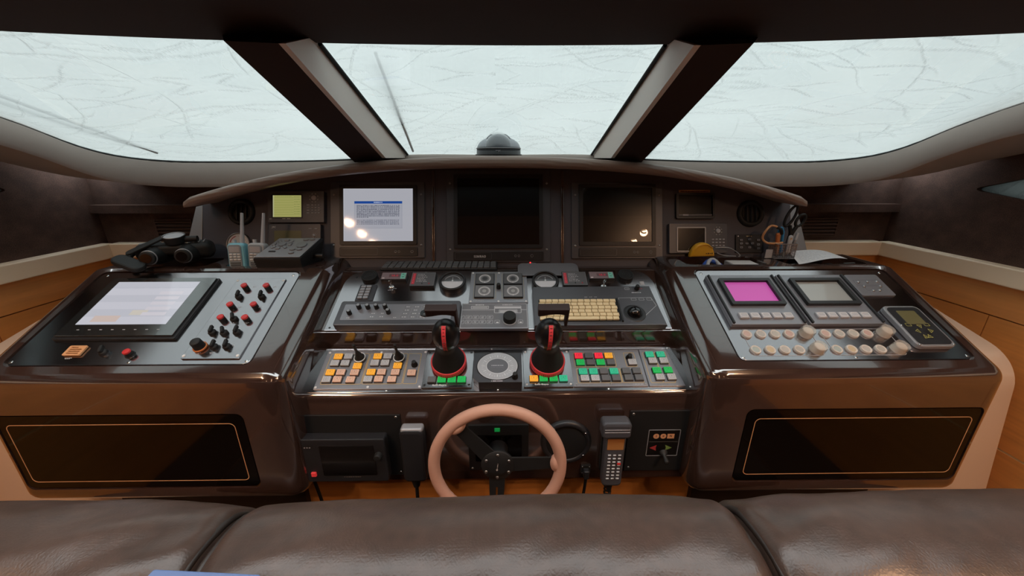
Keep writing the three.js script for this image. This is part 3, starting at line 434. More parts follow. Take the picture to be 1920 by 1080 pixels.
{ // autopilot
  const t = on('UP', -0.012, 0.047, UN, 'autopilot_controller', 'flat grey autopilot control unit with a big black turning knob', 'controller');
  part(t, 'housing', plate(0.200, 0.098, 0.012, 0.003, 0.001), M.plateGrey);
  printed(t, 'face', 0.196, 0.094, [0, 0, 0.0125], 2600, (g, w, h) => {
    fill(g, '#73747a', 0, 0, w, h); fill(g, '#cfd0d5', 0, 24, 100, 1.6); fill(g, '#cfd0d5', 178, 24, 16, 1.6); rstroke(g, '#cfd0d5', 1, 1, 1, w - 2, h - 2, 1);
    dash(g, '#e4e4e8', 40, 4, 26, 2.4, 6); rstroke(g, '#d8d9de', 1.4, 28, 10, 52, 10, 1); fill(g, '#a9aaae', 31, 12, 46, 6); dash(g, '#e4e4e8', 122, 4, 32, 2.4, 8);
    rstroke(g, '#d8d9de', 1.4, 98, 10, 80, 27, 2); fill(g, '#c9cad0', 99, 13, 78, 7); rstroke(g, '#d8d9de', 1.2, 112, 25, 54, 12, 1); fill(g, '#b9bac0', 114, 27, 50, 9);
    for (const [r, n] of [[0, 5], [1, 5]]) for (let k = 0; k < n; k++) { rstroke(g, '#c4c5ca', 0.9, -10 + k * 21 + 3, 47 + r * 18, 17, 13, 2); dash(g, '#dcdde2', -4 + k * 21 + 1, 51 + r * 18, 9, 1.6, 3); dash(g, '#dcdde2', -4 + k * 21 + 1, 55 + r * 18, 7, 1.6, 2); }
    for (const x of [100, 168]) { rstroke(g, '#c4c5ca', 0.9, x, 65, 14, 13, 2); fill(g, '#eeeef0', x + 4, 72, 7, 3.5); }
  });
  const k = part(t, 'course_knob', lathe([[0, 0.021], [0.016, 0.021], [0.0185, 0.0195], [0.019, 0]], 36), M.rubber, [0.045, -0.017, 0.012]); part(k, 'skirt', lathe([[0.019, 0.0025], [0.0215, 0.0022], [0.022, 0]], 36), M.alu);
}
{ // keyboard with trackball
  const t = on('UP', 0.295, 0.080, UN, 'keyboard_console', 'black console with beige keys and a trackball, right of the upper panel', 'keyboard');
  const sh = new THREE.Shape(); sh.moveTo(-0.19, -0.078); sh.lineTo(0.192, -0.078); sh.lineTo(0.182, 0.08); sh.lineTo(-0.186, 0.078); sh.lineTo(-0.19, 0.07);
  part(t, 'housing', ext(sh, 0.020, 0.002, 3), M.device);
  printed(t, 'lettering', 0.12, 0.16, [0.125, 0, 0.0204], 2200, (g, w, h) => { g.strokeStyle = '#b9bac0'; g.lineWidth = 1.4; g.beginPath(); g.moveTo(8, 60); g.lineTo(8, 52); g.lineTo(108, 50); g.lineTo(116, 84); g.lineTo(70, 126); g.stroke(); for (const x of [46, 70, 94]) rstroke(g, '#c4c5ca', 1, x, 54, 15, 8, 1); rstroke(g, '#c9cad0', 1.2, 36, 8, 14, 9, 2); dash(g, '#d4d5da', 39, 12, 8, 1.6, 2); dash(g, '#a04050', 72, 10, 20, 4, 4); dash(g, '#d8d9de', 54, 28, 30, 3, 6); }, { clear: true });
  printed(t, 'key_legend', 0.05, 0.006, [-0.01, 0.032, 0.0204], 2600, (g) => { for (let k = 0; k < 3; k++) dash(g, '#d0d1d6', 4 + k * 15, 2, 9, 1.8, 2); }, { clear: true });
  part(t, 'key_well', plate(0.236, 0.086, 0.001, 0.002, 0.0002), M.blackMatte, [-0.056, -0.022, 0.0195]);
  for (let r = 0; r < 6; r++) { const n = 12; for (let k = 0; k < n; k++) { if (r === 0 && k > 3 && k < 9 && k !== 4) continue; const wide = r === 0 && k === 4; part(t, 'key', rbox(wide ? 0.0945 : 0.0178, 0.0118, 0.007, 0.0014), M.keyBeige, [-0.056 - 0.1075 + k * 0.0193 + (wide ? 0.0386 : 0) + (r % 2 ? 0.0015 : -0.0015), -0.022 - 0.034 + r * 0.0136, 0.024]); } }
  for (const x of [0.066]) part(t, 'key_guard', rbox(0.005, 0.09, 0.008, 0.001), M.black, [x, -0.022, 0.023]);
  const b = part(t, 'trackball_ring', lathe([[0.0205, 0.001], [0.022, 0.003], [0.030, 0.003], [0.0335, 0]], 36), M.black, [0.108, -0.034, 0.0195]); part(b, 'trackball', new THREE.SphereGeometry(0.0205, 28, 18), M.blackGloss, [0, 0, 0.002]);
  part(t, 'knob', lathe([[0, 0.016], [0.0052, 0.016], [0.006, 0.0145], [0.0075, 0]], 18), M.rubber, [0.139, 0.066, 0.02]);
}
tag(put(part(scene, 'paper_note', plate(0.014, 0.016, 0.0006, 0.001, 0.0001), M.paleGrey), 'UP', 0.468, 0.192, UN), 'tiny pale paper note stuck beside the right buzzer', 'note');
// things on the ledge below the middle monitor
{
  const t = thing('slim_keyboard', 'slim black computer keyboard lying on the ledge below the middle monitor', 'keyboard'); t.position.set(-0.205, 1.1045, -1.258); t.rotation.x = 0.08;
  part(t, 'base', rbox(0.395, 0.010, 0.075, 0.003), M.black, [0, 0.005, 0]);
  for (let r = 0; r < 4; r++) for (let k = 0; k < 18; k++) part(t, 'key', rbox(0.0185, 0.005, 0.0145, 0.0012), M.btnDark, [-0.184 + k * 0.0216, 0.0115, -0.025 + r * 0.0168]);
}
{ const t = thing('mouse_pad', 'thin dark grey pad hanging over the ledge edge, right of the slim keyboard', 'pad'); t.position.set(0.165, 1.108, -1.215); t.rotation.x = 0.35; part(t, 'sheet', ext(rrect(0.205, 0.07, 0.02), 0.003, 0.001, 6).clone().rotateX(-Math.PI / 2), M.plateGrey); }
{ const t = thing('computer_mouse', 'small silver mouse with a red light under the middle monitor', 'mouse'); t.position.set(0.113, 1.1035, -1.262); const g = new THREE.SphereGeometry(0.03, 24, 14, 0, Math.PI * 2, 0, Math.PI / 2).scale(1, 0.55, 0.75); part(t, 'body', g, M.alu); part(t, 'button_light', new THREE.SphereGeometry(0.0028, 10, 8), lit(0xd02030, 0xff3030, 1), [-0.006, 0.018, 0.004]); part(t, 'wheel', cyl(0.004, 0.004, 0.004, 14), M.black, [0.004, 0.016, -0.004], [0, Math.PI / 2, 0]); }

// ---------------------------------------------------------------- lower middle panel
const LN = 0.0042, BT = rbox(0.0225, 0.0178, 0.008, 0.0012), BB = rbox(0.0245, 0.0195, 0.006, 0.001);
seed = 99;
const legends = [0, 1, 2].map((v) => printMat(0.018, 0.014, 3000, (g, w, h) => { rstroke(g, 'rgba(60,50,45,.5)', 0.7, 2.5, 2, w - 5, h - 4, 0.5); g.strokeStyle = 'rgba(60,50,45,.55)'; g.lineWidth = 0.8; g.beginPath(); if (v === 0) { g.moveTo(6, 5); g.lineTo(12, 5); g.moveTo(6, 8); g.lineTo(12, 8); } else if (v === 1) { g.arc(9, 7, 2.5, 0, 7); } else { g.moveTo(6, 10); g.lineTo(9, 4); g.lineTo(12, 10); } g.stroke(); }, { clear: true }));
const KEYS = { a: 'btnAmber', g: 'btnGrey', p: 'btnPink', G: 'btnGreen', t: 'btnTeal', r: 'btnRed', d: 'btnDark' };
function square(parent, u0, v0, list) {              // list of [u, v, kind]
  for (const [u, v, k] of list) {
    const lt = 'aGtr'.includes(k), b = part(parent, lt ? 'button_light' : 'square_button', BT, M[KEYS[k]], [u - u0, v - v0, 0.0085]); part(b, 'bezel', BB, M.black, [0, 0, -0.0035]);
    if (k !== 'd') { const q = part(b, 'legend', quad(0.018, 0.014), legends[Math.floor(rnd() * 3)], [0, 0, 0.0042]); q.castShadow = false; }
  }
}
const gold = '#dcbd80';
{
  const t = on('LOW', -0.351, 0.074, LN, 'thruster_controls', 'grey button panel with two black joysticks and amber squares, left end of lower panel', 'button panel');
  printed(part(t, 'plate', plate(0.289, 0.124, 0.004, 0.002), M.plateGrey), 'lettering', 0.285, 0.120, [0, 0, 0.0043], 2600, (g, w, h) => { rstroke(g, gold, 1.5, 12, 9, 109, 98, 3); rstroke(g, gold, 1.5, 124, 9, 108, 98, 3); rstroke(g, gold, 1.5, 235, 9, 36, 98, 3); dash(g, '#b8b4a8', 54, 7.5, 40, 2, 8); dash(g, '#b8b4a8', 165, 7.5, 40, 2, 8); dash(g, '#b8b4a8', 244, 7.5, 16, 2, 4); txt(g, 'Rolls-Royce', 12, 113, 6, '#9fa0a4'); dash(g, '#9fa0a4', 238, 113 - 1, 30, 2, 7); }, { clear: true });
  const B = (du) => [[-0.457, 0.113, 'a'], [-0.428, 0.113, 'g'], [-0.460, 0.091, 'g'], [-0.431, 0.091, 'g'], [-0.394, 0.081, 'a'], [-0.463, 0.061, 'a'], [-0.434, 0.061, 'p'], [-0.396, 0.060, 'p'], [-0.466, 0.039, 'g'], [-0.437, 0.039, 'p'], [-0.401, 0.038, 'p']].map(([u, v, k]) => [u + du, v, k]);
  square(t, -0.351, 0.074, [...B(0), ...B(0.112), [-0.239, 0.058, 'p']]);
  part(t, 'knob', lathe([[0, 0.018], [0.0055, 0.018], [0.0062, 0.0165], [0.0065, 0.006], [0.009, 0.005], [0.009, 0]], 20), M.rubber, [0.115, 0.012, 0.004]);
  for (const u of [-0.393, -0.282]) {
    const j = part(t, 'joystick', lathe([[0, 0.078], [0.004, 0.0775], [0.0045, 0.074], [0.0033, 0.045], [0.0045, 0.042], [0.0055, 0.037], [0.005, 0.034], [0.0085, 0.029], [0.0075, 0.026], [0.0105, 0.02], [0.012, 0.012]], 20), M.blackMatte, [u + 0.351, 0.032, 0.004], [0.06, 0.03, 0]);
    part(j, 'collar', lathe([[0.0115, 0.013], [0.0155, 0.0125], [0.0165, 0.010], [0.0160, 0]], 28), M.blackGloss); part(j, 'collar_ring', new THREE.TorusGeometry(0.0148, 0.0014, 8, 32), M.white, [0, 0, 0.0125]);
  }
  screws(t, [[-0.14, -0.056], [0, -0.056], [0.139, -0.056], [-0.137, 0.056], [0.012, 0.056], [0.139, 0.056]], 0.004, 0.0035, M.white);
}
for (const s of [-1, 1]) {                           // the two azimuth levers
  const sd = s < 0 ? 'left' : 'right', t = on('LOW', s * 0.1385, 0.074, LN, 'thruster_lever', `${sd} black ball-headed thruster lever with red scale bands and a brown grip`, 'lever');
  printed(part(t, 'plate', plate(0.136, 0.121, 0.005, 0.002), M.panel), 'lettering', 0.13, 0.014, [0, -0.052, 0.0053], 2600, (g) => txt(g, 'Rolls-Royce', 26, 7, 7, '#dfe0e4'), { clear: true });
  square(t, s * 0.1385, 0.074, (s < 0 ? [[-0.180, 0.036, 'd'], [-0.153, 0.036, 'G'], [-0.126, 0.036, 'G'], [-0.099, 0.036, 'G']] : [[0.098, 0.037, 'a'], [0.125, 0.037, 'G'], [0.152, 0.037, 'G'], [0.179, 0.037, 't']]));
  const base = part(t, 'base_skirt', lathe([[0, 0.092], [0.024, 0.09], [0.0285, 0.075], [0.034, 0.055], [0.042, 0.032], [0.0455, 0.022], [0.0475, 0.006], [0.0475, 0]], 44), M.blackMatte, [0.0, 0.014, 0.005]);
  part(base, 'scale_band', lathe([[0.0456, 0.0215], [0.0492, 0.0205], [0.0496, 0.006], [0.0476, 0.005]], 44), M.redBand, null, null, 'red scale band');
  for (let k = 0; k < 26; k++) { const a = -Math.PI * (0.04 + 0.92 * k / 25); part(base, 'scale_mark', rbox(0.0012, 0.001, k % 5 ? 0.004 : 0.008, 0.0003), M.handleBrown, [0.0495 * Math.cos(a), 0.0495 * Math.sin(a), 0.013], [0, 0, a + Math.PI / 2]); }
  const head = part(t, 'ball_head', new THREE.SphereGeometry(0.0355, 40, 28).scale(1, 0.98, 1.42), M.blackSatin, [s < 0 ? 0.008 : -0.006, 0.010, 0.146], [0.02, 0.02, 0]);
  { const pos = [], idx = []; for (let k = 0; k <= 28; k++) { const th = 0.28 + 2.05 * k / 28; for (const x of [-0.0052, 0.0052]) pos.push(x, -0.0361 * Math.sin(th) * 0.985, 0.0361 * Math.cos(th) * 1.424); if (k) { const q = 2 * k; idx.push(q - 2, q, q - 1, q - 1, q, q + 1); } }
    const g = new THREE.BufferGeometry(); g.setAttribute('position', new THREE.Float32BufferAttribute(pos, 3)); g.setIndex(idx); g.computeVertexNormals(); part(head, 'scale_strip', g, M.redStrip, null, null, 'red scale strip'); }
  { // numerals of the strip, as short dark dashes
    for (let k = 0; k < 9; k++) { const th = 0.5 + k * 0.205, y = -0.0362 * Math.sin(th) * 0.985, z = 0.0362 * Math.cos(th) * 1.424; part(head, 'scale_mark', rbox(k % 2 ? 0.003 : 0.006, 0.0006, 0.0016, 0.0002), M.handleBrown, [0, y - 0.0002, z], [Math.PI / 2 - th + Math.PI / 2, 0, 0]); } }
  const gs = new THREE.Shape(); gs.moveTo(-0.037, -0.012); gs.quadraticCurveTo(-0.036, -0.014, -0.02, -0.011); gs.quadraticCurveTo(0.012, -0.002, 0.03, -0.012); gs.lineTo(0.030, -0.052); gs.lineTo(0.037, -0.054); gs.lineTo(0.037, 0.011); gs.lineTo(-0.037, 0.011);
  const gr = ext(gs, 0.022, 0.003, 5); gr.translate(0, 0, -0.011); gr.rotateX(Math.PI / 2); part(t, 'grip', gr, M.handleBrown, [s < 0 ? 0.008 : -0.002, 0.008, 0.243]);
  screws(t, [[-0.06, 0.053], [0.06, 0.053], [-0.06, -0.052], [0.06, -0.052]], 0.005, 0.0032, s < 0 ? M.black : M.white);
}
{ // heading dial
  const t = on('LOW', -0.001, 0.058, LN, 'heading_dial', 'black box with a round silver dial between the two thruster levers', 'instrument');
  const sh = new THREE.Shape(); sh.moveTo(-0.05, -0.046); sh.lineTo(0.066, -0.046); sh.lineTo(0.066, 0.046); sh.lineTo(-0.066, 0.046); sh.lineTo(-0.066, -0.03);
  const h = part(t, 'housing', ext(sh, 0.034, 0.001), M.plateDark);
  part(t, 'rim', lathe([[0.0545, 0.0345], [0.0565, 0.037], [0.0575, 0.034]], 48), M.black, [0, 0.004, 0]);
  const d = printed(t, 'dial', 0.110, 0.110, [0, 0.004, 0.0348], 2400, (g) => { g.beginPath(); g.arc(55, 55, 54.5, 0, 7); g.fillStyle = '#b8b9bf'; g.fill(); g.strokeStyle = '#d9dade'; g.lineWidth = 2; g.stroke(); for (let k = 0; k < 36; k++) { g.save(); g.translate(55, 55); g.rotate(k * Math.PI / 18); fill(g, k % 3 ? '#d6d7dc' : '#f2f2f5', -0.6, -44, 1.2, k % 3 ? 5 : 9); g.restore(); } g.beginPath(); g.arc(55, 55, 30, 0, 7); g.fillStyle = '#6b6c72'; g.fill(); g.strokeStyle = '#e4e4e8'; g.lineWidth = 1.5; g.stroke(); dash(g, '#c9cad0', 38, 52, 34, 2.6, 10); dash(g, '#85868c', 38, 60, 34, 1, 8); }, { clear: true, m: { roughness: 0.3, metalness: 0.3 } });
  d.scale.set(1, 0.78, 1); t.children.find((c) => c.name === 'rim').scale.set(1, 0.78, 1);
  part(t, 'knob', lathe([[0, 0.02], [0.005, 0.02], [0.006, 0.019], [0.0062, 0.008], [0.008, 0.006], [0.008, 0]], 20), M.rubber, [0.047, -0.032, 0.034]);
  printed(t, 'lettering', 0.04, 0.006, [0, -0.0425, 0.0345], 2600, (g) => dash(g, '#d8d8dc', 4, 2, 32, 2.4, 8), { clear: true });
}
{
  const t = on('LOW', 0.308, 0.074, LN, 'alarm_controls', 'grey button panel with red, green and dark squares right of the right lever', 'button panel');
  printed(part(t, 'plate', plate(0.203, 0.119, 0.004, 0.002), M.plateGrey), 'lettering', 0.2, 0.115, [0, 0, 0.0043], 2600, (g) => { rstroke(g, gold, 1.5, 9, 9, 118, 46, 2); rstroke(g, gold, 1.5, 156, 9, 30, 46, 2); rstroke(g, gold, 1.5, 12, 62, 120, 44, 2); rstroke(g, gold, 1.5, 134, 62, 58, 44, 2); dash(g, '#b8b4a8', 50, 8, 24, 1.8, 5); dash(g, '#b8b4a8', 50, 61, 30, 1.8, 6); dash(g, '#b8b4a8', 150, 61, 30, 1.8, 6); txt(g, 'Rolls-Royce', 20, 111, 5.5, '#9fa0a4'); dash(g, '#d0d0d4', 160, 111 - 1, 30, 2, 7); }, { clear: true });
  const q = []; [[0.231, 0.110, 'rdra'], [0.233, 0.088, 'GdGd'], [0.236, 0.058, 'ttdt'], [0.238, 0.037, 'ggdd'], [0.357, 0.059, 'dd'], [0.359, 0.038, 'dd']].forEach(([u, v, s]) => [...s].forEach((k, i) => q.push([u + i * 0.0288, v, k])));
  square(t, 0.308, 0.074, [...q, [0.381, 0.088, 'g']]); part(t, 'knob', lathe([[0, 0.018], [0.0055, 0.018], [0.0062, 0.0165], [0.0065, 0.006], [0.009, 0.005], [0.009, 0]], 20), M.rubber, [0.068, 0.030, 0.004]);
  screws(t, [[-0.094, -0.052], [0, -0.052], [0.094, -0.052]], 0.004, 0.003, M.steel);
}
{
  const t = on('LOW', 0.4585, 0.074, LN, 'pump_controls', 'narrow button panel of teal and green squares at the right end of the lower panel', 'button panel');
  const sh = new THREE.Shape(); sh.moveTo(-0.046, -0.0595); sh.lineTo(0.052, -0.0595); sh.lineTo(0.034, 0.0595); sh.lineTo(-0.046, 0.0595);
  printed(part(t, 'plate', ext(sh, 0.004, 0.0006), M.plateGrey), 'lettering', 0.088, 0.115, [0, 0, 0.0043], 2600, (g) => { rstroke(g, gold, 1.5, 5, 9, 33, 98, 2); rstroke(g, gold, 1.5, 40, 9, 32, 98, 2); dash(g, '#b8b4a8', 18, 7.5, 34, 1.8, 7); txt(g, 'Rolls-Royce', 20, 111, 5.5, '#9fa0a4'); }, { clear: true });
  square(t, 0.4585, 0.074, [[0.437, 0.113, 't'], [0.469, 0.113, 't'], [0.440, 0.092, 'g'], [0.472, 0.092, 'g'], [0.443, 0.060, 'G'], [0.475, 0.061, 'G'], [0.446, 0.039, 'g'], [0.478, 0.039, 'g']]);
}

// ---------------------------------------------------------------- dashboard instruments
function monitor(u, v, w, h, sw, sh, su, sv, label, screen, brand) {
  const t = on('DASH', u, v, 0, 'flush_monitor', label, 'monitor');
  part(t, 'panel', plate(w, h, 0.006, 0.003, 0.001), M.device);
  const b = part(t, 'bezel', frame(sw + 0.026, sh + 0.026, 0.013, 0.006, 0.003), M.black, [su, sv, 0.0055]); void b;
  if (typeof screen === 'function') printed(t, 'screen', sw, sh, [su, sv, 0.0085], 2400, screen, { glow: 0.335 }); else part(t, 'screen', quad(sw, sh), screen, [su, sv, 0.0085]);
  const cb = part(t, 'control_bar', plate(sw + 0.03, 0.032, 0.004, 0.004, 0.0008), M.black, [su, -h / 2 + 0.022, 0.0055]);
  part(cb, 'cover_plate', frame(0.13, 0.024, 0.0012, 0.001), M.device, [-sw / 2 + 0.055, 0, 0.004]);
  for (const [x, r] of [[0.06, 0.0035], [0.072, 0.0035], [0.118, 0.0045]]) part(cb, 'key', new THREE.TorusGeometry(r, 0.0006, 6, 18), M.steel, [x, 0, 0.0042]);
  if (brand) printed(cb, 'lettering', 0.06, 0.014, [-0.066, -0.001, 0.0044], 3000, (g) => txt(g, brand, 30, 7, 11.5, '#d4d4d8', 'center'), { clear: true });
  screws(t, [[-w / 2 + 0.012, h / 2 - 0.045], [w / 2 - 0.012, h / 2 - 0.045], [-w / 2 + 0.012, -h / 2 + 0.045], [w / 2 - 0.012, -h / 2 + 0.045]], 0.006, 0.0042, M.steel); return t;
}
monitor(-0.4305, 0.081, 0.331, 0.269, 0.244, 0.185, 0.004, 0.017, 'black flush monitor showing a pale page with a blue title bar, left on the dashboard', (g, w, h) => {
  fill(g, '#c3c4cd', 0, 0, w, h); fill(g, '#dadbe2', 0, 0, w, 1.4); fill(g, '#dadbe2', 0, 0, 1.4, h); fill(g, '#b9bbc6', 38, 44, 168, 96); rstroke(g, '#9a9cab', 0.8, 39, 45, 166, 94, 0); fill(g, '#2351a8', 38, 44, 168, 8.5); dash(g, '#c9d8f2', 106, 46.5, 32, 3.4, 6);
  for (let k = 0; k < 10; k++) dash(g, '#55586a', 46, 58 + k * 4.6, k === 9 ? 42 : 152, 2.2, k === 9 ? 6 : 22); for (let k = 0; k < 4; k++) dash(g, '#666a7c', 46, 110 + k * 4.6, 150, 2.1, 22);
});
monitor(-0.0035, 0.0925, 0.367, 0.325, 0.289, 0.235, 0, 0.017, 'large dark monitor in the middle of the dashboard', M.deadScreen, 'SIMRAD');
monitor(0.4195, 0.0775, 0.325, 0.271, 0.246, 0.192, 0.0, 0.0195, 'switched-off monitor right of the middle one on the dashboard', M.deadScreen);
function keyGrid(t, x0, y0, nx, ny, dx, dy, z, mat = M.paleGrey, w = 0.0075, h = 0.0035) { for (let r = 0; r < ny; r++) for (let k = 0; k < nx; k++) part(t, 'key', rbox(w, h, 0.003, 0.0008), mat, [x0 + k * dx, y0 - r * dy, z]); }
function dpad(t, x, y, z, r = 0.008) { const p = part(t, 'dial_pad', lathe([[0, 0.004], [r * 0.9, 0.0036], [r, 0.001], [r, 0]], 24), M.paleGrey, [x, y, z]); for (let k = 0; k < 8; k++) { const a = k * Math.PI / 4 + 0.39; part(p, 'pad_key', rbox(r * 0.55, 0.0025, 0.002, 0.0006), M.steel, [Math.cos(a) * r * 1.75, Math.sin(a) * r * 1.75, 0], [0, 0, a + Math.PI / 2]); } return p; }
{
  const t = on('DASH', -0.712, 0.126, 0, 'gps_unit', 'black navigation unit with a lit yellow-green screen, upper left of the dashboard', 'navigation unit');
  part(t, 'housing', plate(0.196, 0.110, 0.014, 0.004, 0.001), M.device); part(t, 'screen_frame', frame(0.108, 0.085, 0.0045, 0.002), M.black, [-0.030, 0.002, 0.013]);
  printed(t, 'screen', 0.1, 0.076, [-0.030, 0.002, 0.0143], 2800, (g, w, h) => { fill(g, '#b4b26a', 0, 0, w, h); fill(g, '#c8c89a', 0, 0, 4, h); for (let k = 0; k < 8; k++) { fill(g, '#8f9c4a', 5, 8 + k * 8.5, 68, 0.8); dash(g, '#838f48', 74, 5 + k * 8.5, 22, 1.6, 4); } dash(g, '#838f48', 8, 3, 60, 1.2, 9); }, { glow: 0.335 });
  dpad(t, 0.063, 0.031, 0.014, 0.0085); keyGrid(t, 0.043, 0.006, 1, 4, 0.0, 0.0092, 0.0145, M.paleGrey, 0.0095); keyGrid(t, 0.058, 0.006, 3, 4, 0.0115, 0.0092, 0.0145, M.paleGrey, 0.007);
  printed(t, 'lettering', 0.17, 0.008, [-0.012, -0.042, 0.0145], 2600, (g) => { dash(g, '#d8d8c8', 50, 2, 32, 2.6, 2); txt(g, 'JRC', 10, 4, 6, '#cfcfd2', 'center'); }, { clear: true });
}
{
  const t = on('DASH', -0.717, 0.0125, 0, 'navtex_receiver', 'black unit with a narrow unlit screen below the yellow-green navigation screen', 'receiver');
  part(t, 'housing', plate(0.184, 0.105, 0.016, 0.004, 0.001), M.device); part(t, 'screen', plate(0.094, 0.05, 0.001, 0.001, 0.0002), M.olive, [-0.022, 0.005, 0.0155]); dpad(t, 0.07, 0.013, 0.016, 0.004); keyGrid(t, 0.056, 0.036, 2, 1, 0.02, 0.01, 0.0165, M.paleGrey, 0.01, 0.003); part(t, 'knob', cyl(0.006, 0.005, 0.012, 16), M.rubber, [0.075, -0.04, 0.016]);
  printed(t, 'lettering', 0.03, 0.01, [-0.07, 0.042, 0.0165], 2800, (g) => txt(g, 'JRC', 15, 5, 9, '#cfcfd2', 'center'), { clear: true });
}
for (const [u, v, r, w] of [[-0.908, 0.110, 0.045, 'left end of the dashboard'], [0.9, 0.102, 0.047, 'right end of the dashboard']]) {
  const t = on('DASH', u, v, 0, 'air_vent', `round black swivelling air vent at the ${w}`, 'air vent');
  part(t, 'ring', lathe([[r * 0.68, 0.002], [r * 0.7, 0.010], [r * 0.85, 0.013], [r, 0.009], [r * 1.04, 0]], 40), M.rubber); part(t, 'duct', cyl(r * 0.7, r * 0.7, 0.001, 32), M.blackMatte, [0, 0, 0.0005]);
  for (let k = -1; k <= 1; k++) part(t, 'vane', rbox(0.003, r * 1.28, 0.012, 0.001), M.black, [k * r * 0.36, 0, 0.004], [0, 0.55, 0]);
}
{
  const t = on('DASH', -0.916, -0.004, 0, 'barometer', 'small round white-faced gauge behind the cyan handheld radio', 'gauge');
  part(t, 'housing', lathe([[0.036, 0.008], [0.0375, 0.012], [0.041, 0.011], [0.042, 0]], 36), M.steel);
  printed(t, 'dial', 0.074, 0.074, [0, 0, 0.0085], 2400, (g) => { g.beginPath(); g.arc(37, 37, 36.5, 0, 7); g.fillStyle = '#d2cdcb'; g.fill(); g.strokeStyle = '#b0343c'; g.lineWidth = 3; g.beginPath(); g.arc(37, 37, 29, Math.PI * 1.08, Math.PI * 1.4); g.stroke(); for (let k = 0; k < 24; k++) { g.save(); g.translate(37, 37); g.rotate(k * Math.PI / 12); fill(g, '#5a5656', -0.5, -31, 1, 4); g.restore(); } g.strokeStyle = '#222'; g.lineWidth = 1.2; g.beginPath(); g.moveTo(37, 37); g.lineTo(52, 20); g.stroke(); }, { clear: true });
}
{
  const t = on('DASH', 0.6995, 0.129, 0, 'small_monitor', 'small black recessed monitor under an orange label strip, right on the dashboard', 'monitor');
  part(t, 'frame', frame(0.139, 0.092, 0.008, 0.010, 0.006), M.black); part(t, 'screen', quad(0.123, 0.076), M.deadScreen, [0, 0, 0.003]);
  part(t, 'button_strip', rbox(0.12, 0.007, 0.004, 0.001), M.device, [0, -0.033, 0.005]); part(t, 'badge', plate(0.02, 0.005, 0.0006, 0.001, 0.0001), M.paleGrey, [-0.035, -0.033, 0.0072]);
}
{ const t = on('DASH', 0.6995, 0.1815, 0, 'label_strip', 'narrow orange label strip above the small recessed monitor', 'label'); part(t, 'strip', plate(0.113, 0.011, 0.0008, 0.001, 0.0001), M.peach); printed(t, 'lettering', 0.11, 0.009, [0, 0, 0.001], 3000, (g) => dash(g, '#5a2c18', 5, 2.8, 100, 3.4, 24), { clear: true }); }
{
  const t = on('DASH', 0.706, 0.012, 0, 'echo_sounder', 'black navigation unit with a dark framed screen behind the yellow case', 'navigation unit');
  part(t, 'housing', plate(0.208, 0.106, 0.014, 0.004, 0.001), M.device); part(t, 'screen_frame', frame(0.104, 0.088, 0.004, 0.003), M.alu, [-0.026, -0.004, 0.0135]); part(t, 'screen', quad(0.096, 0.080), phys(0x14181a, 0.2, { clearcoat: 1 }), [-0.026, -0.004, 0.0145]);
  dpad(t, 0.07, 0.026, 0.014, 0.008); keyGrid(t, 0.052, -0.004, 4, 3, 0.0125, 0.011, 0.0145, M.paleGrey, 0.008);
}
{
  const t = on('DASH', 0.8955, -0.006, 0, 'searchlight_control', 'small black keypad with square keys left of the pen holder', 'keypad');
  part(t, 'plate', plate(0.101, 0.066, 0.006, 0.002), M.black); printed(t, 'lettering', 0.03, 0.006, [-0.002, 0.026, 0.0065], 2800, (g) => dash(g, '#d0b080', 4, 1.6, 22, 2.8, 4), { clear: true });
  for (const [x, y] of [[-0.032, 0.012], [-0.032, 0.0], [-0.032, -0.014], [-0.002, 0.014], [-0.012, 0.0], [0.008, 0.0], [-0.002, -0.014], [0.03, 0.012], [0.03, -0.004], [0.03, -0.018]]) { const k = part(t, 'key', rbox(0.011, 0.008, 0.003, 0.001), M.device, [x, y, 0.007]); part(k, 'key_mark', frame(0.0085, 0.0055, 0.0007, 0.0004, 0.001), M.paleGrey, [0, 0, 0.0015]); }
  screws(t, [[-0.042, 0.026]], 0.006, 0.003);
}
{ // compass on top of the brow
  const t = thing('dome_compass', 'grey domed compass standing on top of the curved brow', 'compass'); t.position.set(-0.002, 1.4765, -1.425);
  const up = (p, s = 36) => new THREE.LatheGeometry(p.map(([r, y]) => new THREE.Vector2(r, y)), s);
  part(t, 'base', up([[0, 0.026], [0.078, 0.026], [0.079, 0.004], [0.083, 0.003], [0.084, 0], [0, 0]]), M.black); part(t, 'base_line', up([[0.0785, 0.024], [0.0802, 0.0232], [0.0802, 0.0218], [0.0785, 0.021]]), M.alu);
  part(t, 'dome', new THREE.SphereGeometry(0.052, 36, 20, 0, Math.PI * 2, 0, Math.PI / 2).scale(1, 0.98, 1), phys(0x6c7076, 0.18, { clearcoat: 1 }), [0, 0.021, 0.012]);
  part(t, 'hood', new THREE.SphereGeometry(0.077, 36, 16, 0, Math.PI * 2, 0, Math.PI / 2).scale(1, 0.53, 0.8), M.deviceGrey, [0, 0.024, -0.01]);
  part(t, 'dome_rim', new THREE.TorusGeometry(0.0535, 0.0016, 8, 40, Math.PI).scale(1, 0.98, 1), M.alu, [0, 0.022, 0.012]);
  printed(t, 'lettering', 0.02, 0.01, [0, 0.012, 0.0805], 3000, (g) => { g.fillStyle = '#9a9aa0'; g.beginPath(); g.moveTo(1, 2); g.lineTo(19, 2); g.lineTo(9, 9); g.lineTo(12, 4); g.lineTo(1, 4); g.fill(); }, { clear: true });
}

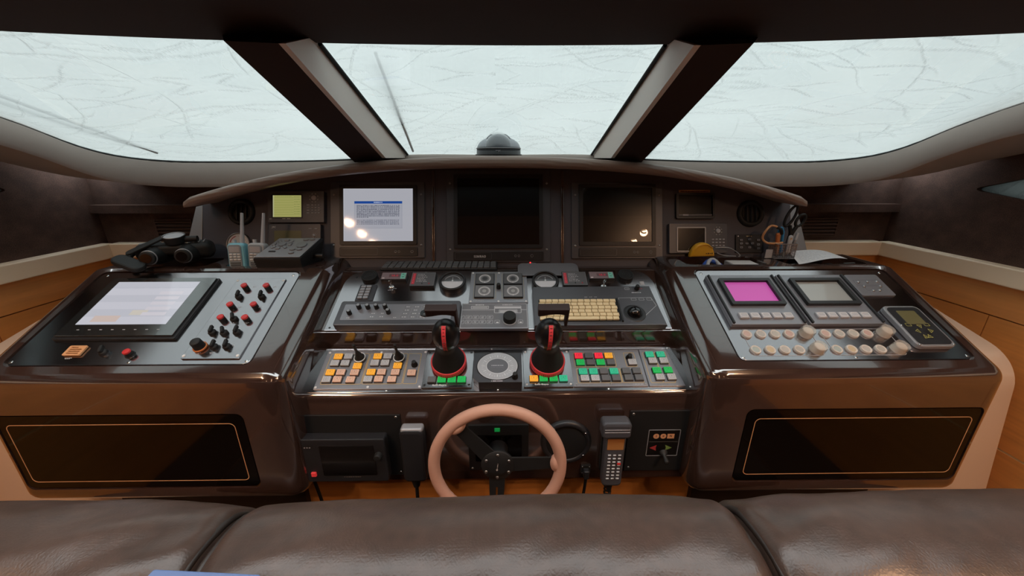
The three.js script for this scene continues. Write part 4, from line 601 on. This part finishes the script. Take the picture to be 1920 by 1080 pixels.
// ---------------------------------------------------------------- lower front of the console
{
  const t = on('FRONT', -0.418, -0.153, 0, 'vhf_radio', 'black radio panel with a small dark screen left of the steering wheel', 'radio');
  part(t, 'plate', plate(0.303, 0.205, 0.005, 0.003), M.blackMatte); part(t, 'radio_body', ext(rrect(0.243, 0.143, 0.006), 0.03, 0.003, 4), M.black, [-0.010, -0.024, 0.004]); part(t, 'screen', plate(0.147, 0.1, 0.002, 0.003, 0.0003), M.deadScreen, [0.008, -0.022, 0.0335]);
  part(t, 'knob', lathe([[0, 0.016], [0.008, 0.016], [0.0095, 0.014], [0.011, 0]], 24), M.rubber, [0.092, -0.004, 0.033]); part(t, 'alarm_light', rbox(0.013, 0.013, 0.006, 0.001), lit(0xb8383c, 0xff4040, 0.12), [-0.092, -0.066, 0.036]);
  printed(t, 'lettering', 0.22, 0.12, [-0.010, -0.024, 0.0345], 1800, (g) => { for (let k = 0; k < 3; k++) fill(g, '#b9b9bd', 14 + k * 7, 12, 4, 3); dash(g, '#8a8078', 108, 113, 50, 1.8, 8); }, { clear: true });
  screws(t, [[-0.141, 0.092], [0.14, 0.096], [0.137, -0.092]], 0.005, 0.004);
}
function cordPart(t, pts, r, seg = 40) { const m = part(scene, 'cord', tube(pts, r, seg, 7), M.blackMatte); t.updateMatrixWorld(true); t.attach(m); return m; }
function cord(name, label, pts, r) { return tag(part(scene, numbered(name), tube(pts, r, 40, 8), M.blackMatte), label, 'cord'); }
{
  const t = on('FRONT', -0.229, -0.155, 0.012, 'radio_handset', 'black radio handset with a grey top hanging left of the steering wheel', 'handset');
  part(t, 'cradle', plate(0.05, 0.09, 0.012, 0.004), M.blackMatte, [0, 0.01, -0.012]); part(t, 'body', ext(rrect(0.064, 0.17, 0.014), 0.036, 0.008, 5), M.black); part(t, 'top_cap', rbox(0.06, 0.022, 0.03, 0.008, 4), M.deviceGrey, [0, 0.078, 0.017]); part(t, 'strain_relief', cyl(0.015, 0.009, 0.03, 16), M.blackMatte, [-0.003, -0.084, 0.018], [Math.PI / 2, 0, 0]);
  cordPart(t, [[-0.232, 0.60, -0.83], [-0.235, 0.52, -0.835], [-0.24, 0.42, -0.86], [-0.25, 0.2, -0.90], [-0.2, 0.02, -0.9]], 0.005);
}
cord('power_cord', 'thin dark cord hanging beside the left pod under the console', [[-0.55, 0.60, -0.87], [-0.543, 0.53, -0.875], [-0.535, 0.42, -0.88], [-0.53, 0.2, -0.9], [-0.5, 0.01, -0.92]], 0.0045);
cord('plug_cord', 'black cord below the socket right of the steering wheel', [[0.252, 0.60, -0.845], [0.25, 0.54, -0.85], [0.246, 0.45, -0.86], [0.25, 0.2, -0.9], [0.27, 0.01, -0.9]], 0.0045);
{
  const t = on('FRONT', 0.0, -0.163, 0, 'rudder_display', 'black plate with a small green light behind the steering wheel', 'display');
  part(t, 'plate', plate(0.168, 0.154, 0.006, 0.004), M.blackMatte); part(t, 'face', plate(0.13, 0.09, 0.002, 0.003), M.doorBlack, [0, 0.0, 0.006]); part(t, 'indicator_light', rbox(0.015, 0.011, 0.004, 0.001), lit(0x0f5a2c, 0x109040, 0.25), [-0.003, 0.063, 0.007]); screws(t, [[-0.075, -0.07]], 0.006, 0.0035);
}
{
  const t = on('FRONT', 0.19, -0.147, 0, 'loudspeaker', 'round black loudspeaker right of the steering wheel', 'loudspeaker');
  part(t, 'rim', lathe([[0.056, 0.006], [0.058, 0.012], [0.066, 0.012], [0.071, 0.006], [0.072, 0]], 44), M.black); part(t, 'mesh', lathe([[0, 0.012], [0.03, 0.011], [0.057, 0.007]], 36), M.blackMatte); screws(t, [0.6, 2.2, 3.9, 5.6].map((a) => [0.0625 * Math.cos(a), 0.0625 * Math.sin(a)]), 0.012, 0.003);
}
{
  const t = on('FRONT', 0.318, -0.16, 0.012, 'phone_handset', 'black satellite telephone handset with an orange screen in its cradle', 'handset');
  part(t, 'cradle', plate(0.06, 0.16, 0.012, 0.004), M.blackMatte, [0, 0, -0.012]); part(t, 'body', ext(rrect(0.056, 0.205, 0.012), 0.028, 0.006, 5), M.device, [0, -0.008, 0]); part(t, 'earpiece', ext(rrect(0.078, 0.05, 0.012), 0.040, 0.008, 5), M.device, [-0.003, 0.086, 0]); for (const y of [0.084, 0.092]) part(t, 'grip_line', rbox(0.066, 0.002, 0.002, 0.0006), M.paleGrey, [-0.003, y, 0.0395]);
  part(t, 'screen', plate(0.045, 0.036, 0.001, 0.002, 0.0002), M.orangeLcd, [0, 0.036, 0.028]); keyGrid(t, -0.014, 0.0, 3, 8, 0.014, 0.0115, 0.029, M.greyBody, 0.008, 0.003); part(t, 'call_key', rbox(0.010, 0.005, 0.004, 0.001), M.red, [0.014, -0.029, 0.0295]); part(t, 'strain_relief', cyl(0.011, 0.006, 0.03, 14), M.blackMatte, [-0.002, -0.108, 0.014], [Math.PI / 2, 0, 0]);
  cordPart(t, Array.from({ length: 160 }, (_, i) => { const k = i / 159, a = i * 0.9; return [0.316 + 0.009 * Math.cos(a) + 0.02 * k, 0.565 - 0.32 * k, -0.845 - 0.03 * k + 0.009 * Math.sin(a)]; }), 0.0028, 320);
}
{ const t = on('FRONT', 0.251, -0.243, 0, 'socket_plate', 'small black socket with a plug between the loudspeaker and the telephone', 'socket'); part(t, 'plate', plate(0.028, 0.03, 0.006, 0.002), M.blackMatte); part(t, 'plug', rbox(0.016, 0.028, 0.018, 0.003), M.black, [0, -0.008, 0.012]); screws(t, [[-0.01, 0.011], [0.01, 0.011], [-0.01, -0.011]], 0.006, 0.002); }
{
  const t = on('FRONT', 0.464, -0.147, 0, 'steering_control', 'black control plate with a red and a green arrow beside the right pod', 'controller');
  part(t, 'plate', plate(0.204, 0.204, 0.005, 0.003), M.blackMatte); part(t, 'face', frame(0.09, 0.09, 0.002, 0.001, 0.003), M.deviceGrey, [0, -0.004, 0.005]);
  printed(t, 'lettering', 0.086, 0.086, [0, -0.004, 0.0055], 2600, (g) => { fill(g, '#0b0a0a', 0, 0, 86, 86); fill(g, '#5c5854', 2, 38, 82, 1.6); g.fillStyle = '#d29a72'; for (const x of [21, 41]) { g.beginPath(); g.arc(x, 20, 8.5, 0, 7); g.fill(); } fill(g, '#d29a72', 52, 12, 20, 16); txt(g, 'i', 21, 20, 11, '#3a2418', 'center'); txt(g, '+', 41, 20, 13, '#3a2418', 'center'); txt(g, 'N', 62, 20, 10, '#3a2418', 'center'); g.fillStyle = '#a83a3c'; g.beginPath(); g.moveTo(6, 60); g.lineTo(26, 50); g.lineTo(24, 60); g.lineTo(26, 70); g.fill(); g.fillStyle = '#6f8a4a'; g.beginPath(); g.moveTo(70, 60); g.lineTo(50, 50); g.lineTo(53, 60); g.lineTo(50, 70); g.fill(); });
  const k = part(t, 'tiller_lever', lathe([[0, 0.035], [0.006, 0.034], [0.007, 0.03], [0.005, 0.012], [0.011, 0.006], [0.012, 0]], 20), M.rubber, [0.004, -0.036, 0.005], [0.3, 0, 0]); void k; screws(t, [[-0.093, 0.093], [0.093, 0.093], [-0.09, -0.09], [0.092, -0.09]], 0.005, 0.004, M.steel);
}
{ // steering wheel
  const t = thing('steering_wheel', 'three-spoke steering wheel with a tan leather rim in front of the console', 'steering wheel'); t.position.set(-0.001, 0.697, -0.782); t.rotation.x = -0.06;
  const rim = []; for (let k = 0; k < 72; k++) { const a = k / 72 * Math.PI * 2; rim.push([0.166 * Math.cos(a), 0.166 * Math.sin(a), 0]); } part(t, 'rim', tube(rim, 0.0155, 110, 16, true), M.rimTan, null, null, 'tan leather rim');
  for (const d of [2, 131, 268]) { const a = R(d), s = new THREE.Shape(); s.moveTo(0.02, -0.022); s.lineTo(0.155, -0.017); s.lineTo(0.155, 0.017); s.lineTo(0.02, 0.022); const h = new THREE.Path(); h.moveTo(0.07, -0.0025); h.lineTo(0.12, -0.002); h.lineTo(0.12, 0.002); h.lineTo(0.07, 0.0025); if (d === 268) s.holes.push(h); part(t, 'spoke', ext(s, 0.005, 0.001), M.blackMatte, [0, 0, -0.006], [0, 0, a]); part(t, 'rim_flare', new THREE.SphereGeometry(0.02, 16, 12).scale(0.7, 1.25, 0.75), M.rimTan, [0.152 * Math.cos(a), 0.152 * Math.sin(a), -0.002], [0, 0, a]); }
  const hub = part(t, 'hub', lathe([[0, 0.008], [0.022, 0.008], [0.026, 0.004], [0.042, 0.002], [0.044, -0.006], [0.03, -0.02]], 36), M.blackMatte); for (let k = 0; k < 6; k++) { const a = k * Math.PI / 3 + 0.5; part(hub, 'hub_bolt', lathe([[0, 0.003], [0.0035, 0.0025], [0.0042, 0]], 12), M.steel, [0.034 * Math.cos(a), 0.034 * Math.sin(a), 0.003]); }
  printed(hub, 'lettering', 0.03, 0.008, [0, 0.002, 0.0085], 3000, (g) => { dash(g, '#cfc9c4', 3, 3, 24, 2, 7); dash(g, '#cfc9c4', 5, 1.4, 4, 5, 1); }, { clear: true }).rotation.z = R(82);
  part(t, 'shaft', cyl(0.024, 0.028, 0.075, 24), M.black, [0, 0, -0.018], [Math.PI, 0, 0]);
}

// ---------------------------------------------------------------- things lying on the pods
{ // binoculars
  const t = thing('binoculars', 'black marine binoculars with a compass disc lying on the left pod', 'binoculars'); t.position.set(-1.058, 1.139, -1.205); t.rotation.set(0, 0.3, 0); t.scale.setScalar(1.08);
  const bar = lathe([[0, 0], [0.018, 0], [0.0195, 0.004], [0.0195, 0.016], [0.017, 0.02], [0.022, 0.032], [0.0275, 0.045], [0.029, 0.06], [0.0295, 0.108], [0.027, 0.112], [0.025, 0.112], [0.024, 0.106], [0, 0.106]], 28).clone().rotateX(Math.PI);
  for (const s of [-1, 1]) {
    const b = part(t, 'barrel', bar, M.rubber, [s * 0.042, 0.030, 0.058], [-0.03, s * 0.04, 0]);
    part(b, 'eyecup_ring', new THREE.TorusGeometry(0.0195, 0.0022, 8, 28), M.deviceGrey, [0, 0, -0.012]); part(b, 'eyepiece_lens', cyl(0.0135, 0.0135, 0.001, 20), M.blackGloss, [0, 0, 0.0004]);
    part(t, 'prism_housing', rbox(0.066, 0.052, 0.066, 0.02, 4), M.rubber, [s * 0.062, 0.034, -0.022], [0, s * 0.25, 0]);
    for (let k = 0; k < 3; k++) part(t, 'grip_rib', rbox(0.004, 0.004, 0.04, 0.0015), M.deviceGrey, [s * 0.062 + (k - 1) * 0.013, 0.0605, -0.022], [0, s * 0.25, 0]);
  }
  part(t, 'bridge', rbox(0.07, 0.03, 0.045, 0.01, 3), M.rubber, [0, 0.042, -0.005]);
  const d = part(t, 'compass_disc', lathe([[0, 0.020], [0.022, 0.020], [0.0265, 0.022], [0.0275, 0.019], [0.025, 0.0]], 32).clone().rotateX(-Math.PI / 2), M.rubber, [0.01, 0.062, -0.005], [0.18, 0, 0]); part(d, 'disc_rim', new THREE.TorusGeometry(0.0262, 0.0018, 8, 36).rotateX(Math.PI / 2), M.steel, [0, 0.0212, 0]); part(d, 'disc_face', new THREE.CircleGeometry(0.0245, 30).rotateX(-Math.PI / 2), M.paleGrey, [0, 0.0208, 0]);
  part(t, 'compass_lamp', cyl(0.009, 0.009, 0.03, 16), M.rubber, [0.036, 0.07, -0.005], [0, Math.PI / 2, 0]);
  part(t, 'strap', ext(rrect(0.10, 0.024, 0.01), 0.006, 0.002, 5).clone().rotateX(-Math.PI / 2), M.rubber, [-0.055, 0.058, 0.012], [0.3, 0.5, 0.28]); part(t, 'strap', tube([[-0.09, 0.045, -0.03], [-0.108, 0.03, 0.0], [-0.104, 0.012, 0.03]], 0.009, 24, 8), M.rubber);
  const cap = part(t, 'eyepiece_cover', ext(rrect(0.085, 0.04, 0.018), 0.016, 0.005, 6).clone().rotateX(-Math.PI / 2), M.rubber, [-0.085, 0.012, 0.055], [0.3, -0.5, -0.22]); part(cap, 'cover_rim', frame(0.076, 0.03, 0.003, 0.001, 0.013).clone().rotateX(-Math.PI / 2), M.deviceGrey, [0, 0.014, 0]);
}
function handheld(x, z, mat, label, lean) {
  const t = thing('handheld_radio', label, 'radio', 'handheld radios'); t.position.set(x, 1.096, z); t.rotation.set(-0.16, 0.06, lean);
  part(t, 'body', ext(rrect(0.053, 0.108, 0.012), 0.034, 0.007, 6), mat, [0, 0.054, -0.017]); part(t, 'face', plate(0.040, 0.098, 0.003, 0.008, 0.001), M.radioFace, [-0.001, 0.054, 0.0165]); part(t, 'screen', plate(0.032, 0.018, 0.001, 0.002, 0.0002), M.paleGrey, [-0.001, 0.088, 0.0195]);
  for (let r = 0; r < 3; r++) for (let k = 0; k < 3; k++) part(t, 'key', rbox(0.0095, 0.0052, 0.004, 0.0018), M.white, [-0.013 + k * 0.012, 0.072 - r * 0.0085, 0.020]);
  for (let k = 0; k < 6; k++) part(t, 'speaker_slot', rbox(0.032 - 0.001 * k, 0.0028, 0.0012, 0.0005), M.blackMatte, [-0.001, 0.044 - k * 0.0062, 0.0198]);
  part(t, 'antenna', new THREE.CylinderGeometry(0.0042, 0.0065, 0.10, 14).translate(0, 0.05, 0), M.greyBody, [0.014, 0.105, 0.0], [0, 0, lean > 0 ? 0.02 : -0.10]); part(t, 'knob', new THREE.CylinderGeometry(0.006, 0.006, 0.012, 14), M.greyBody, [-0.01, 0.113, 0]);
}
handheld(-0.853, -1.198, M.cyanBody, 'grey and cyan handheld radio standing on the left pod', 0.0);
handheld(-0.790, -1.198, M.greyBody, 'all-grey handheld radio beside the cyan one', -0.03);
{ // wired remote
  const t = thing('remote_controller', 'grey-topped box controller with round rocker keys beside the handheld radios', 'controller'); t.position.set(-0.690, 1.097, -1.212);
  const rings = [[[-0.070, 0, 0.052], [0.066, 0, 0.052], [0.066, 0, -0.045], [-0.062, 0, -0.045]], [[-0.082, 0.06, 0.058], [0.064, 0.06, 0.058], [0.092, 0.104, -0.05], [-0.052, 0.104, -0.05]], [[-0.082, 0.068, 0.057], [0.064, 0.068, 0.057], [0.090, 0.112, -0.048], [-0.050, 0.112, -0.048]]];
  part(t, 'body', finish(outward(stitch(rings)), 20), M.blackMatte);
  const a = Math.atan2(0.044, 0.106), topM = (x, k) => { const q = k; return [x * 1 + -0.009 + 0.028 * q, 0.0685 + 0.044 * q + 0.001, 0.057 - 0.105 * q]; };
  const face = new THREE.Shape(); face.moveTo(-0.0715, 0.003); face.lineTo(0.0705, 0.003); face.lineTo(0.0960, 0.110); face.lineTo(-0.040, 0.110);
  part(t, 'top_face', ext(face, 0.003, 0.001).clone().rotateX(-Math.PI / 2), M.deviceGrey, [-0.009, 0.0685, 0.057], [a, 0, 0]);
  const onTop = (n, g, m, x, k) => part(t, n, g, m, topM(x, k).map((q, i) => q + (i === 1 ? 0.003 : 0)), [a, 0, 0]);
  for (let k = 0; k < 8; k++) { const an = k * Math.PI / 4; onTop('rocker_key', rbox(0.016, 0.006, 0.010, 0.0025).clone().rotateY(-an - Math.PI / 2), M.alu, -0.03 + 0.026 * Math.cos(an), 0.62 + 0.2 * Math.sin(an)); }
  onTop('centre_key', new THREE.CylinderGeometry(0.012, 0.013, 0.007, 22), M.alu, -0.03, 0.62); onTop('menu_key', new THREE.CylinderGeometry(0.016, 0.017, 0.007, 24), M.alu, 0.036, 0.58);
  for (const [x, k] of [[0.03, 0.85], [0.05, 0.86], [0.022, 0.36], [0.044, 0.36], [0.03, 0.2]]) onTop('oval_key', new THREE.CylinderGeometry(0.007, 0.008, 0.006, 18).scale(1.25, 1, 0.8), M.alu, x, k);
  onTop('sensor_window', rbox(0.022, 0.002, 0.006, 0.001), M.blackGloss, -0.036, 0.27); part(t, 'cable_gland', cyl(0.008, 0.007, 0.026, 14), M.black, [0.078, 0.06, -0.01], [0, Math.PI / 2, 0]);
}
{ // yellow case
  const t = thing('glasses_case', 'small rounded yellow case at the back of the right pod', 'case'); t.position.set(0.715, 1.136, -1.288); t.rotation.y = 0.1;
  const s = new THREE.Shape(); s.moveTo(-0.046, 0); s.lineTo(0.046, 0); s.bezierCurveTo(0.044, 0.03, 0.02, 0.05, -0.004, 0.05); s.bezierCurveTo(-0.03, 0.05, -0.045, 0.03, -0.046, 0); part(t, 'shell', ext(s, 0.02, 0.006, 10), M.yellow, [0, 0, -0.006]); part(t, 'ridge', tube([[-0.034, 0.028, 0.0145], [-0.016, 0.041, 0.015], [0.01, 0.043, 0.015], [0.032, 0.031, 0.0145]], 0.0015, 20, 6), M.yellow);
  for (let k = 0; k < 4; k++) part(t, 'print_mark', rbox(0.004, 0.003 + 0.002 * (k % 2), 0.0006, 0.0002), M.handleBrown, [0.012 + k * 0.007, 0.012, 0.0143]);
}
{ const t = thing('spectacles', 'thin wire spectacles lying open beside the yellow case', 'spectacles'); t.position.set(0.80, 1.138, -1.28);
  part(t, 'rim_wire', tube([[-0.04, 0.03, 0], [-0.01, 0.032, 0.004], [0.012, 0.028, 0.006], [0.045, 0.004, 0.012], [0.04, 0.001, 0.012]], 0.0016, 40, 8), M.steel); part(t, 'temple', tube([[0.04, 0.004, 0.012], [0.07, 0.004, 0.0], [0.095, 0.002, -0.004]], 0.0014, 20, 8), M.black); part(t, 'temple', tube([[-0.035, 0.012, 0.006], [-0.01, 0.004, 0.01], [0.03, 0.002, 0.012]], 0.0014, 20, 8), M.steel); }
{ const t = thing('lanyard', 'crumpled blue and grey lanyard in the inner tray of the right pod', 'lanyard'); t.position.set(0.72, 1.103, -1.215);
  part(t, 'blue_strap', tube([[-0.03, 0.002, 0.02], [-0.025, 0.02, 0.0], [0.0, 0.03, -0.015], [0.03, 0.018, 0.0], [0.01, 0.012, 0.02], [-0.015, 0.016, 0.02], [0.0, 0.008, 0.03], [0.035, 0.012, 0.025], [0.05, 0.004, 0.02], [0.075, 0.006, 0.03]], 0.007, 90, 7), M.blue); part(t, 'grey_strap', tube([[-0.028, 0.012, 0.028], [-0.01, 0.03, -0.005], [0.012, 0.034, -0.02], [0.02, 0.022, 0.01], [-0.01, 0.02, 0.03]], 0.006, 50, 7), M.greyBody); part(t, 'clip', rbox(0.02, 0.006, 0.012, 0.002), M.steel, [0.065, 0.008, 0.025]); }
{ const t = thing('note_block', 'white block of paper sheets in the inner tray of the right pod', 'paper'); t.position.set(0.83, 1.0955, -1.225); t.rotation.y = -0.05; part(t, 'block', rbox(0.085, 0.03, 0.07, 0.001), M.paleGrey, [0, 0.0155, 0]); part(t, 'top_sheet', rbox(0.083, 0.0008, 0.07, 0.0003), M.white, [0.002, 0.0315, 0.002]); }
{ // pen holder
  const t = thing('pen_holder', 'grey wire-mesh pen holder standing at the back of the right pod', 'pen holder'); t.position.set(0.982, 1.1365, -1.26);
  const W = 0.072, H = 0.05, bars = []; for (const [nx, nz] of [[0, 1], [0, -1], [1, 0], [-1, 0]]) { for (let k = -4; k <= 4; k++) { const g = new THREE.BoxGeometry(0.001, H, 0.001); g.translate(nx ? nx * W / 2 : k * W / 9, H / 2, nz ? nz * 0.02 : k * 0.04 / 9); bars.push(g); } for (let k = 0; k <= 6; k++) { const g = new THREE.BoxGeometry(nx ? 0.001 : W, 0.001, nz ? 0.001 : 0.04); g.translate(nx * W / 2, k * H / 6, nz * 0.02); bars.push(g); } }
  const mesh = part(t, 'wire_mesh', mergeGeometries(bars), M.steel); void mesh; part(t, 'rim', frame(W + 0.003, 0.043, 0.002, 0.003, 0.003).clone().rotateX(-Math.PI / 2), M.alu, [0, H, 0]); part(t, 'base', rbox(W, 0.002, 0.04, 0.0006), M.alu, [0, 0.001, 0]); part(t, 'side_card', rbox(0.024, 0.03, 0.002, 0.0005), M.paleGrey, [-0.05, 0.016, 0.01]);
}
{ const t = thing('scissors', 'black-handled scissors standing in the pen holder', 'scissors'); t.position.set(0.993, 1.14, -1.262); t.rotation.z = -0.12;
  const loop = (x, y, a, b, r, m) => { const p = []; for (let k = 0; k < 28; k++) { const q = k / 28 * Math.PI * 2; p.push([x + a * Math.cos(q) * Math.cos(r) - b * Math.sin(q) * Math.sin(r), y + a * Math.cos(q) * Math.sin(r) + b * Math.sin(q) * Math.cos(r), 0]); } return tube(p, m, 60, 8, true); };
  part(t, 'blade', rbox(0.008, 0.07, 0.0016, 0.0005), M.steel, [-0.004, 0.036, 0], [0, 0, 0.06]); part(t, 'blade', rbox(0.008, 0.07, 0.0016, 0.0005), M.steel, [0.004, 0.036, -0.002], [0, 0, -0.06]); part(t, 'pivot', cyl(0.003, 0.003, 0.005, 12), M.steel, [0, 0.062, -0.002]);
  part(t, 'handle', mergeGeometries([loop(-0.022, 0.138, 0.036, 0.013, 1.35, 0.0042), tube([[-0.014, 0.106, 0], [-0.004, 0.085, 0], [0, 0.065, 0]], 0.0058, 14, 8)]), M.blackMatte); part(t, 'handle', mergeGeometries([loop(0.016, 0.128, 0.021, 0.013, 1.2, 0.0046), tube([[0.010, 0.107, 0], [0.003, 0.085, 0], [0, 0.065, 0]], 0.0062, 14, 8)]), M.blackMatte); }
const stick = (name, label, cat, parts, pos, rot) => { const t = thing(name, label, cat); t.position.set(...pos); t.rotation.set(...rot); parts.forEach(([n, g, m, p, r]) => part(t, n, g, m, p, r)); };
stick('screwdriver', 'screwdriver with an orange handle leaning left in the pen holder', 'tool', [['handle', new THREE.CapsuleGeometry(0.0065, 0.036, 6, 14), M.orange, [0, 0.062, 0]], ['shank', new THREE.CylinderGeometry(0.002, 0.002, 0.045, 10), M.steel, [0, 0.022, 0]]], [0.966, 1.139, -1.256], [0, 0, 0.16]);
stick('blue_pen', 'bright blue pen with a hooked clip in the pen holder', 'pen', [['barrel', new THREE.CapsuleGeometry(0.0042, 0.07, 6, 12), M.skyBlue, [0, 0.052, 0]], ['clip', tube([[-0.002, 0.09, 0.004], [-0.010, 0.104, 0.004], [-0.018, 0.098, 0.004], [-0.019, 0.085, 0.004]], 0.0034, 20, 8), M.skyBlue]], [0.984, 1.139, -1.264], [0, 0, 0.10]);
stick('brown_pencil', 'brown pencil beside the blue pen in the pen holder', 'pencil', [['barrel', new THREE.CylinderGeometry(0.0034, 0.0034, 0.085, 6), M.peach, [0, 0.05, 0]], ['tip', new THREE.ConeGeometry(0.0034, 0.01, 6), M.keyBeige, [0, 0.0975, 0]]], [0.975, 1.139, -1.27], [0, 0, 0.07]);
stick('penknife', 'grey flat penknife standing in the pen holder', 'knife', [['body', new THREE.CapsuleGeometry(0.008, 0.05, 6, 14).scale(1, 1, 0.45), M.greyBody, [0, 0.045, 0]], ['rivet', cyl(0.003, 0.003, 0.0015, 12), M.chrome, [0, 0.066, 0.0032]]], [0.998, 1.139, -1.252], [0, 0, 0.02]);
stick('marker_pen', 'slim grey marker at the right of the pen holder', 'pen', [['barrel', new THREE.CapsuleGeometry(0.004, 0.06, 6, 12), M.deviceGrey, [0, 0.045, 0]], ['cap', new THREE.CylinderGeometry(0.0046, 0.0046, 0.024, 12), M.greyBody, [0, 0.074, 0]]], [1.008, 1.139, -1.255], [0, 0, -0.14]);
{ const t = thing('headband', 'looped tan and black headband hooked on the pen holder', 'strap'); t.position.set(0.93, 1.19, -1.255); const p = []; for (let k = 0; k <= 22; k++) { const a = R(60) + k / 22 * R(235); p.push([0.028 * Math.cos(a) + (k > 18 ? (k - 18) * 0.008 : 0), 0.028 + 0.03 * Math.sin(a), 0.004 * Math.sin(3 * a)]); } part(t, 'band', tube(p, 0.0036, 60, 8), M.peach); part(t, 'tail', tube([[0.014, 0.054, 0], [0.026, 0.046, 0.004], [0.034, 0.03, 0.002]], 0.005, 20, 8), M.blackMatte); }
{ // papers and small black things in the outer tray
  const t = thing('receipt', 'white printed receipt lying across the outer tray of the right pod', 'paper'); t.position.set(1.095, 1.142, -1.245); t.rotation.set(0.12, -0.25, -0.06);
  const g = new THREE.PlaneGeometry(0.13, 0.10, 14, 10).rotateX(-Math.PI / 2), p = g.attributes.position; for (let i = 0; i < p.count; i++) p.setY(i, 0.016 * Math.sin(p.getX(i) * 22 + 0.6) + 0.012 * p.getZ(i) / 0.05 * Math.sin(p.getX(i) * 9)); g.computeVertexNormals();
  const m = printMat(0.13, 0.10, 2200, (q, w, h) => { fill(q, '#e6e6ea', 0, 0, w, h); for (let k = 0; k < 9; k++) dash(q, '#b4b6c0', 12, 10 + k * 9, 60 + 24 * (k % 3), 1.6, 8); }); m.side = THREE.DoubleSide; part(t, 'sheet', g, m);
}
{ const t = thing('wallet', 'flat black wallet with a pale tag in the outer tray of the right pod', 'wallet'); t.position.set(1.04, 1.096, -1.215); t.rotation.y = 0.2; part(t, 'cover', rbox(0.12, 0.016, 0.07, 0.005), M.blackMatte, [0, 0.008, 0]); part(t, 'tag', rbox(0.02, 0.012, 0.016, 0.002), M.paleGrey, [-0.06, 0.022, 0.01], [0.2, 0.4, 0.3]); part(t, 'flap', rbox(0.08, 0.008, 0.06, 0.003), M.black, [0.01, 0.022, -0.005], [0, 0.1, 0.08]); }
{ const t = thing('flashlight', 'black rounded flashlight lying at the right of the outer tray', 'flashlight'); t.position.set(1.15, 1.116, -1.20); t.rotation.set(0, 0.12, 0); part(t, 'body', new THREE.CapsuleGeometry(0.013, 0.07, 8, 18).rotateZ(Math.PI / 2), M.blackMatte); part(t, 'head', lathe([[0, 0], [0.013, 0], [0.017, 0.012], [0.017, 0.026], [0, 0.026]], 20).clone().rotateY(-Math.PI / 2), M.rubber, [-0.03, 0, 0]); part(t, 'clip', rbox(0.04, 0.002, 0.006, 0.0008), M.steel, [0.03, 0.0145, 0]); }

// ---------------------------------------------------------------- helm bench
{
  const t = thing('helm_bench', 'brown leather helm bench with three padded backrests in the foreground', 'bench');
  const cushion = (x0, x1, sd) => {
    const w = x1 - x0, h = 0.52, d = 0.19, g = mergeVertices(new RoundedBoxGeometry(w, h, d, 10, 0.062)); g.deleteAttribute('uv'); const p = g.attributes.position;
    const fine = new THREE.BoxGeometry(w, h, d, 60, 40, 26), q = fine.attributes.position, v = new THREE.Vector3(), r = 0.09, rv = new THREE.Vector3(0.016, r, r), hb = new THREE.Vector3(w / 2, h / 2, d / 2).sub(rv);
    for (let i = 0; i < q.count; i++) {
      v.fromBufferAttribute(q, i); const c = v.clone().clamp(hb.clone().negate(), hb), n = v.clone().sub(c).divide(rv), L = n.length(); if (L > 0) n.divideScalar(L); const e = c.clone().add(n.clone().multiply(rv)); n.x *= 0.25;
      const ex = Math.abs(e.x) / (w / 2), puff = 0.008 * (1 - ex ** 4) - 0.003, wr = 0.005 * fbm(e.x * 6 + sd, e.y * 6, e.z * 9) + 0.0035 * nz(e.x * 14 + sd + e.z * 26, e.z * 9, sd) * (0.35 + 0.65 * ex); e.addScaledVector(n, puff + wr); q.setXYZ(i, e.x, e.y, e.z);
    }
    fine.deleteAttribute('uv'); fine.deleteAttribute('normal'); const mm = mergeVertices(fine, 1e-5); mm.computeVertexNormals(); const out = mm.toNonIndexed(); void p;
    const m = part(t, 'backrest', metreUV(out), M.leather, [(x0 + x1) / 2, 1.092 - h / 2, -0.371 + d / 2]);
    for (const s of [-1, 1]) part(m, 'piping', tube([[s * (w / 2 - 0.012), 0, -d / 2 + 0.022], [s * (w / 2 - 0.012), h / 2 - 0.065, -d / 2 + 0.022], [s * (w / 2 - 0.012), h / 2 - 0.024, -d / 2 + 0.045], [s * (w / 2 - 0.012), h / 2 - 0.012, -d / 2 + 0.085], [s * (w / 2 - 0.012), h / 2 - 0.014, d / 2 - 0.07], [s * (w / 2 - 0.012), h / 2 - 0.04, d / 2 - 0.02], [s * (w / 2 - 0.012), 0, d / 2 - 0.015]], 0.0042, 60, 8), M.piping);
  };
  cushion(-0.864, -0.2715, 1.3); cushion(-0.2805, 0.2855, 7.7); cushion(0.2765, 0.867, 13.1);
  for (const x of [-0.57, 0.0025, 0.574]) part(t, 'seat_cushion', metreUV(rbox(0.575, 0.1, 0.36, 0.035, 5)), M.leather, [x, 0.5, -0.54]);
  part(t, 'base', box(-0.86, 0.86, 0, 0.46, -0.66, -0.18), M.piping);
}
{ const t = thing('blue_folder', 'blue fabric folder edge on top of the bench at the bottom of the picture', 'folder'); t.position.set(-0.245, 1.1015, -0.210); t.rotation.y = -0.06; part(t, 'cover', rbox(0.10, 0.006, 0.06, 0.0025), std(0x5f78a8, 0.7)); part(t, 'pages', rbox(0.094, 0.003, 0.055, 0.001), M.white, [0, -0.0005, 0.004]); }

renderer.render(scene, camera);
